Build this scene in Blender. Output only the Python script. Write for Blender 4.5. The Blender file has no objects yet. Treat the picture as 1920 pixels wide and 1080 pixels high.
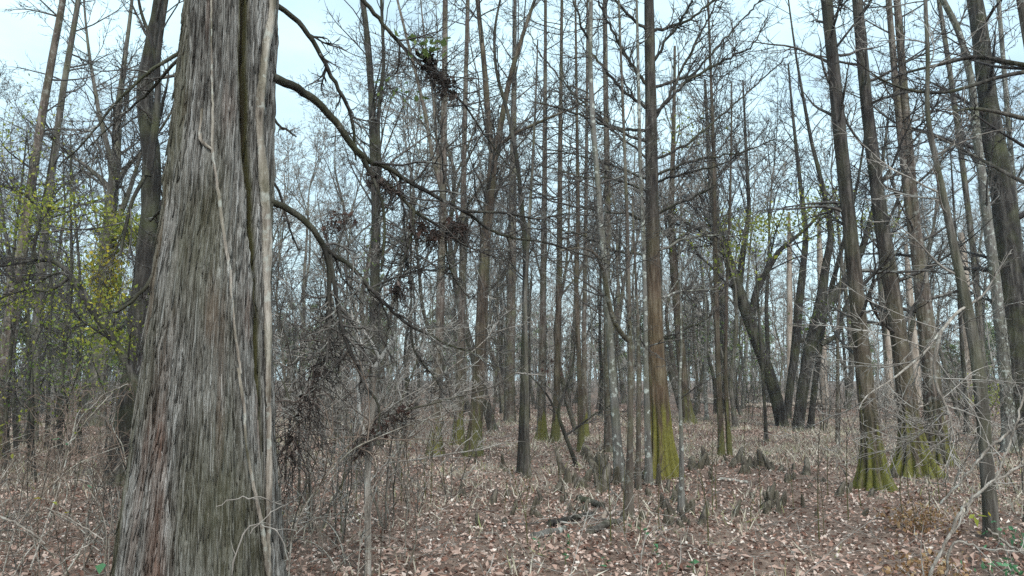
import bpy, math
import numpy as np
R_ = math.radians
sc = bpy.context.scene
C = sc.collection

# ------------------------------------------------------------------ camera, sky, sun, exposure
FPX, PITCH, CZ = 1423.0, R_(6.8), 1.6          # focal length in 1920-wide pixels, upward tilt, eye height
cam = bpy.data.cameras.new('camera'); cam.sensor_width = 36; cam.lens = FPX / 1920 * 36
cam.clip_start = 0.05; cam.clip_end = 2000
co = bpy.data.objects.new('camera', cam); C.objects.link(co)
co.location = (0, 0, CZ); co.rotation_euler = (R_(90) + PITCH, 0, 0); sc.camera = co

w = bpy.data.worlds.new('World'); sc.world = w; w.use_nodes = True
nt = w.node_tree; nt.nodes.clear()
out = nt.nodes.new('ShaderNodeOutputWorld'); bg = nt.nodes.new('ShaderNodeBackground'); bg.inputs['Strength'].default_value = 0.06
sky = nt.nodes.new('ShaderNodeTexSky'); sky.sky_type = 'NISHITA'; sky.sun_disc = False
sky.sun_elevation = R_(48); sky.sun_rotation = R_(200); sky.air_density = 1.2; sky.dust_density = 2.0
tc = nt.nodes.new('ShaderNodeTexCoord'); mp = nt.nodes.new('ShaderNodeMapping'); mp.inputs['Scale'].default_value = (1.5, 1.5, 3.2)
ns = nt.nodes.new('ShaderNodeTexNoise'); ns.inputs['Scale'].default_value = 1.7; ns.inputs['Detail'].default_value = 5; ns.inputs['Roughness'].default_value = .55
cr = nt.nodes.new('ShaderNodeValToRGB'); cr.color_ramp.elements[0].position = .3; cr.color_ramp.elements[0].color = (.4, .4, .4, 1)
cr.color_ramp.elements[1].position = .62; cr.color_ramp.elements[1].color = (.95, .95, .95, 1)
mx = nt.nodes.new('ShaderNodeMix'); mx.data_type = 'RGBA'
mx.inputs[7].default_value = (6.2, 8.5, 9.4, 1)          # pale cloud sheet
L = nt.links.new
L(tc.outputs['Generated'], mp.inputs[0]); L(mp.outputs[0], ns.inputs['Vector']); L(ns.outputs[0], cr.inputs[0])
L(cr.outputs[0], mx.inputs[0]); L(sky.outputs[0], mx.inputs[6]); L(mx.outputs[2], bg.inputs[0]); L(bg.outputs[0], out.inputs[0])

sun = bpy.data.lights.new('sun', 'SUN'); sun.energy = 1.5; sun.angle = R_(28); sun.color = (1, .97, .93)
so = bpy.data.objects.new('sun', sun); C.objects.link(so); so.rotation_euler = (R_(42), 0, R_(20)); so.location = (0, -5, 30)
sc.view_settings.view_transform = 'Standard'; sc.view_settings.look = 'None'; sc.view_settings.exposure = 1.42; sc.view_settings.gamma = 1
sc.cycles.use_denoising = False; sc.cycles.max_bounces = 4; sc.cycles.diffuse_bounces = 3; sc.cycles.transparent_max_bounces = 8; sc.cycles.volume_bounces = 1

# ------------------------------------------------------------------ helpers
rng = np.random.default_rng(11)
SP, CP = math.sin(PITCH), math.cos(PITCH)
def ray(x, y):
    u, v = (x - 960) / FPX, (540 - y) / FPX
    return np.array([u, CP - v * SP, SP + v * CP])
def px(x, y, D):
    r = ray(x, y); return r * (D / r[1]) + np.array([0, 0, CZ])
def gd(y):                                        # distance at which flat ground shows at image row y
    r = ray(960, y); return -CZ / r[2] * r[1]
def rpx(wd, D): return wd * .5 * D / FPX
def gz(x, y):                                     # gentle rise and fall of the forest floor
    x = np.asarray(x, float); y = np.asarray(y, float)
    return .03 * np.sin(x * .9 + y * .35) + .025 * np.sin(y * 1.1 - x * .4) - .02
def norm(a): return a / np.maximum(np.linalg.norm(a, axis=-1, keepdims=True), 1e-9)

class MB:
    def __init__(s): s.v = []; s.f = []; s.n = 0; s.a = {}
    def add(s, v, f, **att):
        v = np.asarray(v, np.float32).reshape(-1, 3); s.v.append(v); s.f.append(np.asarray(f, np.int64) + s.n); s.n += len(v)
        for k, x in att.items(): s.a.setdefault(k, []).append(np.asarray(x, np.float32).ravel())
        return s
    def mesh(s, name, mat, origin=None, smooth=True):
        v = np.concatenate(s.v) if s.v else np.zeros((0, 3), np.float32)
        if origin is not None: v = v - np.asarray(origin, np.float32)
        me = bpy.data.meshes.new(name)
        me.vertices.add(len(v)); me.vertices.foreach_set('co', v.astype(np.float32).ravel())
        lt = np.concatenate([np.full(len(f), f.shape[1]) for f in s.f]); lv = np.concatenate([f.ravel() for f in s.f])
        me.loops.add(len(lv)); me.loops.foreach_set('vertex_index', lv.astype(np.int32))
        me.polygons.add(len(lt)); ls = np.concatenate([[0], np.cumsum(lt)[:-1]])
        me.polygons.foreach_set('loop_start', ls.astype(np.int32))
        me.polygons.foreach_set('use_smooth', np.full(len(lt), smooth))
        for k, x in s.a.items():
            at = me.attributes.new(k, 'FLOAT', 'POINT'); at.data.foreach_set('value', np.concatenate(x))
        me.materials.append(mat); me.update(calc_edges=True); return me
    def build(s, name, mat, parent=None, origin=None, smooth=True):
        return link(name, s.mesh(name, mat, origin, smooth), parent)
def link(name, me, parent=None):
    o = bpy.data.objects.new(name, me); C.objects.link(o)
    if parent is not None:
        o.parent = parent
        if name in ('twigs', 'foliage', 'tangled_stems', 'dead_leaves', 'branches'): o['kind'] = 'stuff'
    return o
def tag(o, label=None, cat=None, group=None, kind=None):
    for k, x in (('label', label), ('category', cat), ('group', group), ('kind', kind)):
        if x: o[k] = x
    return o
def thing(name, loc, label, cat, group=None):
    o = bpy.data.objects.new(name, None); o.empty_display_size = .2; C.objects.link(o); o.location = [float(q) for q in loc]
    return tag(o, label, cat, group)

def ringfaces(N, K, S):
    base = (np.arange(N) * K * S)[:, None, None] + (np.arange(K - 1) * S)[None, :, None] + np.arange(S)[None, None, :]
    nxt = base - np.arange(S) + (np.arange(S) + 1) % S
    return np.stack([base, nxt, nxt + S, base + S], -1).reshape(-1, 4)
def frames(P):
    T = norm(np.gradient(P, axis=1))
    m = norm(P[:, -1] - P[:, 0]); ref = np.where(np.abs(m[:, 2:3]) < .75, np.array([[0, 0, 1.]]), np.array([[1., 0, 0]]))
    A = norm(np.cross(T, np.broadcast_to(ref[:, None, :], T.shape))); B = np.cross(T, A)
    return T, A, B
def tubes(P, Rr, S=3):
    P = np.asarray(P, float); Rr = np.asarray(Rr, float)
    if P.ndim == 2: P, Rr = P[None], Rr[None]
    N, K, _ = P.shape; T, A, B = frames(P)
    th = np.arange(S) * 2 * math.pi / S
    V = P[:, :, None, :] + Rr[:, :, None, None] * (np.cos(th)[None, None, :, None] * A[:, :, None, :] + np.sin(th)[None, None, :, None] * B[:, :, None, :])
    return V.reshape(-1, 3), ringfaces(N, K, S)
def resample(P, Rr, step=.12, kmin=8, kmax=140, smooth=2):
    P = np.asarray(P, float); Rr = np.asarray(Rr, float)
    s = np.concatenate([[0], np.cumsum(np.linalg.norm(np.diff(P, axis=0), axis=1))]); K = int(np.clip(s[-1] / step, kmin, kmax))
    t = np.linspace(0, s[-1], K); Q = np.stack([np.interp(t, s, P[:, k]) for k in range(3)], 1); q = np.interp(t, s, Rr)
    for _ in range(smooth * max(1, K // 20)):
        Q[1:-1] = (Q[:-2] + 2 * Q[1:-1] + Q[2:]) / 4; q[1:-1] = (q[:-2] + 2 * q[1:-1] + q[2:]) / 4
    return Q, q
def grow(P, Rr, n, t0, t1, ang, angj, Ln, K=6, wob=.12, up=.05, rr=.5, rmin=.003, rel=True, dec=.4, flat=0.):
    """n side shoots on each of the polylines P; returns their polylines and radii"""
    N, Kp, _ = P.shape; idx = np.repeat(np.arange(N), n); M = len(idx)
    t = rng.uniform(t0, t1, M); x = t * (Kp - 1); i = np.minimum(x.astype(int), Kp - 2); f = (x - i)[:, None]
    p0 = P[idx, i] * (1 - f) + P[idx, i + 1] * f; r0 = Rr[idx, i] * (1 - f[:, 0]) + Rr[idx, i + 1] * f[:, 0]
    T = norm(P[idx, i + 1] - P[idx, i]); q = rng.normal(size=(M, 3)); q[:, 2] *= (1 - flat)
    q = norm(q - (q * T).sum(1, keepdims=True) * T)
    a = np.radians(rng.normal(ang, angj, M))[:, None]; d = norm(np.cos(a) * T + np.sin(a) * q)
    Lp = np.linalg.norm(np.diff(P, axis=1), axis=2).sum(1)[idx] if rel else 1.
    ln = Ln * Lp * (1 - dec * t) * rng.uniform(.55, 1.25, M); st = ln / (K - 1)
    out = [p0]; dirs = d
    bend = rng.normal(size=(M, 3)) * wob * .5
    for k in range(K - 1):
        out.append(out[-1] + dirs * st[:, None])
        dirs = norm(dirs + rng.normal(size=(M, 3)) * wob + bend + np.array([0, 0, up]))
    s = np.linspace(0, 1, K)[None]
    ra = np.maximum(r0 * rr, rmin * 1.1)[:, None]; ra = np.minimum(ra, (ln * .03 + rmin)[:, None])
    return np.stack(out, 1), ra * (1 - s) ** .8 * .85 + rmin * (1 - .4 * s)

LIT_V = np.array([[0, -.5, 0], [.3, 0, .12], [0, .5, 0], [-.3, 0, .12]]); LIT_F = np.array([[0, 1, 2], [0, 2, 3]])
LEAF_V = np.array([[0, -.5, 0], [-.26, -.02, .1], [.26, -.02, .1], [0, .5, .05], [0, 0, 0]]); LEAF_F = np.array([[0, 2, 4], [2, 3, 4], [3, 1, 4], [1, 0, 4]])
def rotm(yaw, pit, rol):
    cy, sy, cp, sp, cr_, sr = np.cos(yaw), np.sin(yaw), np.cos(pit), np.sin(pit), np.cos(rol), np.sin(rol)
    return np.stack([np.stack([cy * cr_ - sy * sp * sr, -sy * cp, cy * sr + sy * sp * cr_], -1),
                     np.stack([sy * cr_ + cy * sp * sr, cy * cp, sy * sr - cy * sp * cr_], -1),
                     np.stack([-cp * sr, sp, cp * cr_], -1)], -2)
def scatter(pos, size, tilt=.4, shape=LEAF_V, faces=LEAF_F, curl=1., zvar=True):
    n = len(pos); M = rotm(rng.uniform(0, 6.283, n), rng.normal(0, tilt, n), rng.normal(0, tilt, n))
    s = np.broadcast_to(np.asarray(size, float), (n,))[:, None, None]
    V = np.broadcast_to(shape, (n,) + shape.shape).copy(); V[:, :, 2] *= rng.normal(.6, 1.2, (n, 1)) * curl if zvar else 1.; V[:, :, 0] *= rng.uniform(.7, 1.4, (n, 1))
    V = np.einsum('nij,nvj->nvi', M, V * s) + pos[:, None, :]
    F = (np.arange(n) * len(shape))[:, None, None] + faces[None]
    return V.reshape(-1, 3), F.reshape(-1, faces.shape[1])
def blob(center, n, spread):
    return np.asarray(center) + rng.normal(size=(n, 3)) * np.asarray(spread)

def vnoise(u, v, per, seed=0):                      # smooth value noise, periodic in u
    r = np.random.default_rng(seed); G = r.random((per, 512)); u0 = np.floor(u).astype(int); v0 = np.floor(v).astype(int)
    fu, fv = u - u0, v - v0; fu = fu * fu * (3 - 2 * fu); fv = fv * fv * (3 - 2 * fv)
    g = lambda a, b: G[a % per, b % 512]
    return (g(u0, v0) * (1 - fu) + g(u0 + 1, v0) * fu) * (1 - fv) + (g(u0, v0 + 1) * (1 - fu) + g(u0 + 1, v0 + 1) * fu) * fv

# ------------------------------------------------------------------ materials
def nodes(name):
    m = bpy.data.materials.new(name); m.use_nodes = True; t = m.node_tree; b = t.nodes['Principled BSDF']
    b.inputs['Specular IOR Level'].default_value = .25; b.inputs['Roughness'].default_value = .9
    return m, t, b
def N(t, typ, **kw):
    n = t.nodes.new(typ)
    for k, x in kw.items(): n.inputs[k.replace('_', ' ')].default_value = x
    return n
def ramp(t, src, stops):
    c = t.nodes.new('ShaderNodeValToRGB'); e = c.color_ramp.elements
    while len(e) < len(stops): e.new(.5)
    for q, (p, col) in zip(e, stops): q.position = p; q.color = (*col, 1) if len(col) == 3 else col
    t.links.new(src, c.inputs[0]); return c.outputs[0]
def mixc(t, fac, a, b):
    m = t.nodes.new('ShaderNodeMix'); m.data_type = 'RGBA'
    for s, i in ((fac, 0), (a, 6), (b, 7)):
        if hasattr(s, 'links') or hasattr(s, 'is_linked'): t.links.new(s, m.inputs[i])
        else: m.inputs[i].default_value = (*s, 1) if i else s
    return m.outputs[2]
def math_(t, op, a, b=0.):
    m = t.nodes.new('ShaderNodeMath'); m.operation = op
    for s, i in ((a, 0), (b, 1)):
        if hasattr(s, 'is_linked'): t.links.new(s, m.inputs[i])
        else: m.inputs[i].default_value = s
    return m.outputs[0]
def bark(name, stops, scale=14., stretch=.14, moss=None, lichen=0., bump=1., green=0., upper=None):
    m, t, b = nodes(name); tc = t.nodes.new('ShaderNodeTexCoord'); ob = tc.outputs['Object']
    mp = N(t, 'ShaderNodeMapping', Scale=(1, 1, stretch)); t.links.new(ob, mp.inputs[0])
    n1 = N(t, 'ShaderNodeTexNoise', Scale=scale, Detail=6., Roughness=.65); t.links.new(mp.outputs[0], n1.inputs['Vector'])
    n2 = N(t, 'ShaderNodeTexNoise', Scale=1.3, Detail=3.); t.links.new(ob, n2.inputs['Vector'])
    v = math_(t, 'ADD', math_(t, 'MULTIPLY', n1.outputs[0], .75), math_(t, 'MULTIPLY', n2.outputs[0], .25))
    col = ramp(t, v, stops)
    if upper:
        su = t.nodes.new('ShaderNodeSeparateXYZ'); t.links.new(ob, su.inputs[0]); mu = N(t, 'ShaderNodeMapRange'); mu.inputs[1].default_value = upper[0]; mu.inputs[2].default_value = upper[1]; t.links.new(su.outputs[2], mu.inputs[0])
        col = mixc(t, mu.outputs[0], col, ramp(t, v, upper[2]))
    if green:
        n4 = N(t, 'ShaderNodeTexNoise', Scale=2.1, Detail=4.); t.links.new(ob, n4.inputs['Vector'])
        col = mixc(t, ramp(t, n4.outputs[0], [(.45, (0, 0, 0)), (.7, (green,) * 3)]), col, (.10, .11, .045))
    if lichen:
        n3 = N(t, 'ShaderNodeTexNoise', Scale=11., Detail=4., Roughness=.6); t.links.new(ob, n3.inputs['Vector'])
        col = mixc(t, ramp(t, n3.outputs[0], [(.56, (0, 0, 0)), (.63, (lichen,) * 3)]), col, (.42, .44, .40))
    if moss:
        h, amt, mc = moss
        sx = t.nodes.new('ShaderNodeSeparateXYZ'); t.links.new(ob, sx.inputs[0])
        g = math_(t, 'SUBTRACT', 1., math_(t, 'DIVIDE', sx.outputs[2], h))
        n5 = N(t, 'ShaderNodeTexNoise', Scale=6., Detail=5., Roughness=.7); t.links.new(mp.outputs[0], n5.inputs['Vector'])
        f = math_(t, 'ADD', math_(t, 'MULTIPLY', g, .75), math_(t, 'MULTIPLY', math_(t, 'SUBTRACT', n5.outputs[0], .5), 3.2))
        n6 = N(t, 'ShaderNodeTexNoise', Scale=25., Detail=3.); t.links.new(ob, n6.inputs['Vector'])
        mcol = mixc(t, n6.outputs[0], tuple(q * .45 for q in mc), tuple(q * 1.5 for q in mc))
        col = mixc(t, ramp(t, f, [(.2, (0, 0, 0)), (.6, (amt,) * 3)]), col, mcol)
    t.links.new(col, b.inputs['Base Color'])
    bp = N(t, 'ShaderNodeBump', Strength=bump, Distance=.05); t.links.new(n1.outputs[0], bp.inputs['Height']); t.links.new(bp.outputs[0], b.inputs['Normal'])
    return m
def island(name, stops, translucent=0., rough=.75, grain=0.):
    m, t, b = nodes(name); g = t.nodes.new('ShaderNodeNewGeometry'); col = ramp(t, g.outputs['Random Per Island'], stops)
    if grain:
        tc = t.nodes.new('ShaderNodeTexCoord'); n = N(t, 'ShaderNodeTexNoise', Scale=grain, Detail=3.); t.links.new(tc.outputs['Object'], n.inputs['Vector'])
        h = t.nodes.new('ShaderNodeHueSaturation'); t.links.new(col, h.inputs['Color'])
        mr = N(t, 'ShaderNodeMapRange'); mr.inputs[3].default_value = .45; mr.inputs[4].default_value = 1.55; t.links.new(n.outputs[0], mr.inputs[0]); t.links.new(mr.outputs[0], h.inputs['Value']); col = h.outputs[0]
    t.links.new(col, b.inputs['Base Color']); b.inputs['Roughness'].default_value = rough
    if translucent:
        tr = t.nodes.new('ShaderNodeBsdfTranslucent'); t.links.new(col, tr.inputs[0]); ms = t.nodes.new('ShaderNodeMixShader'); ms.inputs[0].default_value = translucent
        o = t.nodes['Material Output']; t.links.new(b.outputs[0], ms.inputs[1]); t.links.new(tr.outputs[0], ms.inputs[2]); t.links.new(ms.outputs[0], o.inputs[0])
    return m
g3 = lambda a: (a, a * .93, a * .86)
YM = (.15, .14, .03)                                # yellow-green moss
M = dict(
    grey=bark('bark_grey', [(.34, (.02, .018, .015)), (.5, (.085, .074, .063)), (.66, (.22, .2, .175))], green=.5),
    dark=bark('bark_dark', [(.34, (.007, .006, .0055)), (.5, (.03, .026, .023)), (.66, (.11, .1, .09))], green=.4),
    brown=bark('bark_brown', [(.34, (.016, .012, .009)), (.5, (.068, .05, .038)), (.66, (.18, .145, .115))], moss=(1.3, .8, (.10, .10, .03)), green=.4),
    plain=bark('bark_plain_brown', [(.3, (.028, .022, .018)), (.5, (.085, .068, .055)), (.7, (.18, .155, .13))], green=.5, lichen=.25),
    red=bark('bark_reddish', [(.34, (.026, .02, .017)), (.5, (.095, .074, .061)), (.66, (.24, .2, .175))], moss=(1.15, .85, (.125, .122, .025)), green=.4, lichen=.3),
    cyp=bark('bark_cypress_mossy', [(.34, (.03, .019, .012)), (.5, (.10, .066, .042)), (.66, (.2, .155, .11))], moss=(1.75, .95, YM), green=.25, scale=18, upper=(2.6, 4.6, [(.34, (.012, .010, .009)), (.5, (.045, .038, .033)), (.66, (.13, .115, .1))])),
    cypdark=bark('bark_cypress_green_foot', [(.34, (.018, .013, .01)), (.5, (.085, .064, .048)), (.66, (.21, .175, .14))], moss=(1.35, .9, (.125, .125, .024)), green=.3, scale=18, upper=(2., 4.5, [(.34, (.010, .009, .009)), (.5, (.04, .034, .031)), (.66, (.12, .105, .095))])),
    lichen=bark('bark_lichen', [(.3, (.05, .046, .04)), (.5, (.13, .12, .108)), (.7, (.24, .23, .21))], lichen=.85, green=.5),
    pale=bark('dead_wood_pale', [(.34, (.12, .09, .068)), (.5, (.33, .27, .22)), (.66, (.52, .46, .4))], scale=6),
    whitestem=bark('pale_stem', [(.34, (.09, .076, .064)), (.5, (.27, .235, .2)), (.66, (.52, .48, .43))], lichen=.5, scale=20),
    twig=bark('twig_bark', [(.3, (.022, .019, .017)), (.5, (.06, .053, .048)), (.7, (.15, .135, .12))], scale=5, bump=.2, lichen=.35),
    twigpale=bark('twig_pale', [(.3, (.085, .074, .065)), (.5, (.22, .195, .172)), (.7, (.44, .41, .375))], scale=5, bump=.2, lichen=.4),
    twigdark=bark('twig_dark', [(.3, (.015, .013, .013)), (.5, (.035, .03, .03)), (.7, (.08, .07, .068))], scale=5, bump=.2, lichen=.15),
    twigbrown=bark('twig_brown', [(.3, (.06, .04, .03)), (.5, (.15, .11, .085)), (.7, (.3, .235, .19))], scale=5, bump=.2),
    white=bark('white_stem', [(.34, (.25, .23, .2)), (.5, (.5, .47, .43)), (.66, (.68, .65, .61))], scale=16),
    vine=bark('vine_stem', [(.36, (.06, .048, .038)), (.48, (.25, .215, .18)), (.62, (.5, .46, .41))], scale=13, lichen=.5, green=.5),
    knee=bark('knee_bark', [(.34, (.016, .014, .012)), (.5, (.085, .07, .057)), (.66, (.24, .21, .18))], scale=16, moss=(.5, .25, (.09, .09, .035))),
    litter=island('leaf_litter', [(0, (.06, .030, .022)), (.2, (.17, .085, .06)), (.48, (.32, .205, .16)), (.78, (.47, .35, .295)), (.95, (.58, .48, .42)), (1, (.66, .6, .54))], translucent=.12, grain=.9),
    straw=island('dry_grass', [(0, (.28, .23, .17)), (.4, (.45, .40, .31)), (.84, (.62, .58, .49)), (.9, (.34, .34, .18)), (1, (.27, .29, .12))], translucent=.2),
    leafy=island('leaf_yellow_green', [(0, (.13, .17, .03)), (.5, (.26, .30, .05)), (.85, (.40, .40, .06)), (1, (.48, .44, .07))], translucent=.5, rough=.5),
    green=island('leaf_green', [(0, (.06, .10, .03)), (.5, (.12, .17, .05)), (1, (.2, .24, .075))], translucent=.35, rough=.5),
    ivy=island('leaf_fresh_green', [(0, (.04, .13, .05)), (1, (.10, .24, .12))], translucent=.3, rough=.4),
    yellow=island('leaf_yellow', [(0, (.42, .38, .03)), (1, (.55, .42, .03))], translucent=.4, rough=.5),
    wrack=island('dead_vine_mass', [(0, (.018, .014, .013)), (.6, (.045, .035, .03)), (1, (.12, .09, .078))]),
    redleaf=island('dead_red_leaf', [(0, (.04, .022, .018)), (1, (.13, .075, .058))], translucent=.2),
    bracken=island('rust_fern', [(0, (.14, .07, .03)), (.6, (.25, .15, .07)), (1, (.38, .27, .15))], translucent=.2),
)
# forest floor soil
m, t, b = nodes('forest_soil'); M['soil'] = m
tc_ = t.nodes.new('ShaderNodeTexCoord'); n1 = N(t, 'ShaderNodeTexNoise', Scale=.5, Detail=8., Roughness=.7); n2 = N(t, 'ShaderNodeTexNoise', Scale=9., Detail=5., Roughness=.7)
for n in (n1, n2): t.links.new(tc_.outputs['Object'], n.inputs['Vector'])
v = math_(t, 'ADD', math_(t, 'MULTIPLY', n1.outputs[0], .5), math_(t, 'MULTIPLY', n2.outputs[0], .5))
t.links.new(ramp(t, v, [(.35, (.045, .028, .021)), (.5, (.14, .095, .073)), (.62, (.26, .19, .15)), (.72, (.3, .26, .18))]), b.inputs['Base Color'])
bp = N(t, 'ShaderNodeBump', Strength=.8, Distance=.06); t.links.new(n2.outputs[0], bp.inputs['Height']); t.links.new(bp.outputs[0], b.inputs['Normal'])
# big trunk bark: grey weathered strips, moss and bare red inner bark carried as attributes
def bigbark(name, isl):
    m, t, b = nodes(name); tc = t.nodes.new('ShaderNodeTexCoord'); ob = tc.outputs['Object']
    mp = N(t, 'ShaderNodeMapping', Scale=(1, 1, .075)); t.links.new(ob, mp.inputs[0])
    n1 = N(t, 'ShaderNodeTexNoise', Scale=60., Detail=7., Roughness=.7); t.links.new(mp.outputs[0], n1.inputs['Vector'])
    n2 = N(t, 'ShaderNodeTexNoise', Scale=2.2, Detail=4.); t.links.new(ob, n2.inputs['Vector'])
    v = math_(t, 'ADD', math_(t, 'MULTIPLY', n1.outputs[0], .7), math_(t, 'MULTIPLY', n2.outputs[0], .3))
    if isl:
        g = t.nodes.new('ShaderNodeNewGeometry'); v = math_(t, 'ADD', math_(t, 'MULTIPLY', v, .8), math_(t, 'MULTIPLY', g.outputs['Random Per Island'], .2))
    col = ramp(t, v, [(.35, (.022, .019, .016)), (.45, (.10, .093, .083)), (.54, (.255, .245, .225)), (.66, (.50, .49, .47))])
    def att(nm):
        a = t.nodes.new('ShaderNodeAttribute'); a.attribute_name = nm; return a.outputs['Fac']
    col = mixc(t, math_(t, 'MULTIPLY', att('bare'), .65), col, mixc(t, n1.outputs[0], (.13, .05, .03), (.42, .24, .17)))
    mo = att('moss'); mc_ = N(t, 'ShaderNodeMath'); mc_.operation = 'MINIMUM'; t.links.new(mo, mc_.inputs[0]); mc_.inputs[1].default_value = 1.
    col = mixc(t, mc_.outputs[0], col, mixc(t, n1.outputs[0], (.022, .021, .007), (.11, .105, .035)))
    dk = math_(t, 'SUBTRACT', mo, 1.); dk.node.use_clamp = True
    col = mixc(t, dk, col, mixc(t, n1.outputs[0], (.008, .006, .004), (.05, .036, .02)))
    t.links.new(col, b.inputs['Base Color'])
    bp = N(t, 'ShaderNodeBump', Strength=1., Distance=.035); t.links.new(n1.outputs[0], bp.inputs['Height']); t.links.new(bp.outputs[0], b.inputs['Normal'])
    return m
M['big'] = bigbark('bark_big_trunk', False); M['strip'] = bigbark('bark_strip', True)

# ------------------------------------------------------------------ ground
def build_ground():
    xs = np.concatenate([-np.geomspace(420, 30, 16), np.linspace(-26, 26, 110), np.geomspace(30, 420, 16)])
    ys = np.concatenate([[-60, -30, -10], np.linspace(-4, 40, 120), np.geomspace(42, 520, 26)])
    X, Y = np.meshgrid(xs, ys); Z = gz(X, Y) + .02 * vnoise(X * 2 + 200, Y * 2 + 200, 512, 5) - .01
    V = np.stack([X, Y, Z], -1).reshape(-1, 3); nx = len(xs); i = (np.arange(len(ys) - 1)[:, None] * nx + np.arange(nx - 1)[None]).ravel()
    o = MB().add(V, np.stack([i, i + 1, i + nx + 1, i + nx], 1)).build('ground', M['soil'])
    tag(o, 'brown leaf strewn forest floor', None, None, 'structure')
build_ground()

# ------------------------------------------------------------------ trees
def trunk_tube(Q, q, S, flare, seed, base_z, rough=.06):
    """one trunk skin: lumpy section, fluted and flared foot"""
    a, h, lob = flare; r = np.random.default_rng(seed); K = len(Q); T, A, B = frames(Q[None]); A, B = A[0], B[0]
    th = np.arange(S) * 2 * math.pi / S; z = (Q[:, 2] - base_z)[:, None]
    e = np.exp(-np.maximum(z, 0) / h); ph = r.uniform(0, 6.28, 4)
    fl = np.abs(np.cos(th * lob * .5 + ph[0] + .5 * np.sin(th + ph[3]))) ** .8 + .35 * np.cos(th * 3 + ph[1])
    rad = q[:, None] * (1 + a * e * (.6 + .8 * fl[None]))
    rib = (1 - np.abs(np.cos(th * lob * .5 + ph[0] + .5 * np.sin(th + ph[3])))) ** 1.7
    rad *= 1 - min(.62, a * .9) * (.55 + .45 * np.sin(th * 3 + ph[2]))[None] * rib[None] * np.exp(-(np.maximum(z, 0) / (h * 3.2)) ** 2)
    u = th / (2 * math.pi) * 7
    rad *= 1 + rough * (vnoise(np.broadcast_to(u, rad.shape), np.broadcast_to(z * 1.7 + 30, rad.shape), 7, seed) * 2 - 1)
    u2 = th / (2 * math.pi) * 17
    rad *= 1 + rough * .7 * (vnoise(np.broadcast_to(u2, rad.shape), np.broadcast_to(z * 5 + 30, rad.shape), 17, seed + 1) * 2 - 1)
    V = Q[:, None, :] + rad[..., None] * (np.cos(th)[None, :, None] * A[:, None, :] + np.sin(th)[None, :, None] * B[:, None, :])
    return V.reshape(-1, 3), ringfaces(1, K, S)
def path3(path, D, ext=4., base=True, dD=0.):
    n = len(path); P = [px(x, y, D + dD * k / max(1, n - 1)) for k, (x, y, wd) in enumerate(path)]; Rr = [rpx(wd, D) for *_, wd in path]
    if base:
        x, y = P[0][0], P[0][1]; zg = float(gz(x, y)); P[0][2] = zg; P.insert(0, np.array([x, y, zg - .2])); Rr.insert(0, Rr[0])
    if ext:
        d = norm(P[-1] - P[-2])
        for k in range(4):
            d = norm(d + np.array([0, 0, .15])); P.append(P[-1] + d * ext / 4); Rr.append(Rr[-1] * .86)
    return np.array(P), np.array(Rr)
SEED = [100]
CY = dict(n=26, L=2.1, ang=66, up=.035, n2=7, n3=4)       # open excurrent crown
HW = dict(n=14, L=2.6, ang=42, up=.05, n2=8, n3=6)        # spreading hardwood crown
SAP = dict(n=12, L=.9, ang=50, up=.05, n2=5, n3=4)
def crown_arrays(P, Rr, D, n=20, L=2., ang=60, up=.04, n2=6, n3=4, t0=.3, t1=1., angj=14, wob=.11, dec=.35, rr=.3, n4=0, K=9, l2=.42, l3=.45):
    rm = .0015 + .00007 * D
    lv = []; a, ra = grow(P[None] if P.ndim == 2 else P, Rr[None] if Rr.ndim == 1 else Rr, n, t0, t1, ang, angj, L, K, wob, up, rr, rm * 1.5, rel=False, dec=dec); lv.append((a, ra, 4))
    if n2: b_, rb = grow(a, ra, n2, .15, 1, 42, 15, l2, 5, wob * 1.4, up, .55, rm * 1.1, dec=.5); lv.append((b_, rb, 3))
    if n2 and n3: c, rc = grow(b_, rb, n3, .15, 1, 42, 16, l3, 3, .22, up * .7, .6, rm, dec=.4); lv.append((c, rc, 3))
    if n2 and n3 and n4: c, rc = grow(c, rc, n4, .2, 1, 42, 16, .5, 2, .18, up * .5, .6, rm, dec=.3); lv.append((c, rc, 3))
    return lv
def add_crown(mb, lv):
    for P, Rr, S in lv: mb.add(*tubes(P, Rr, S))
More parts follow.
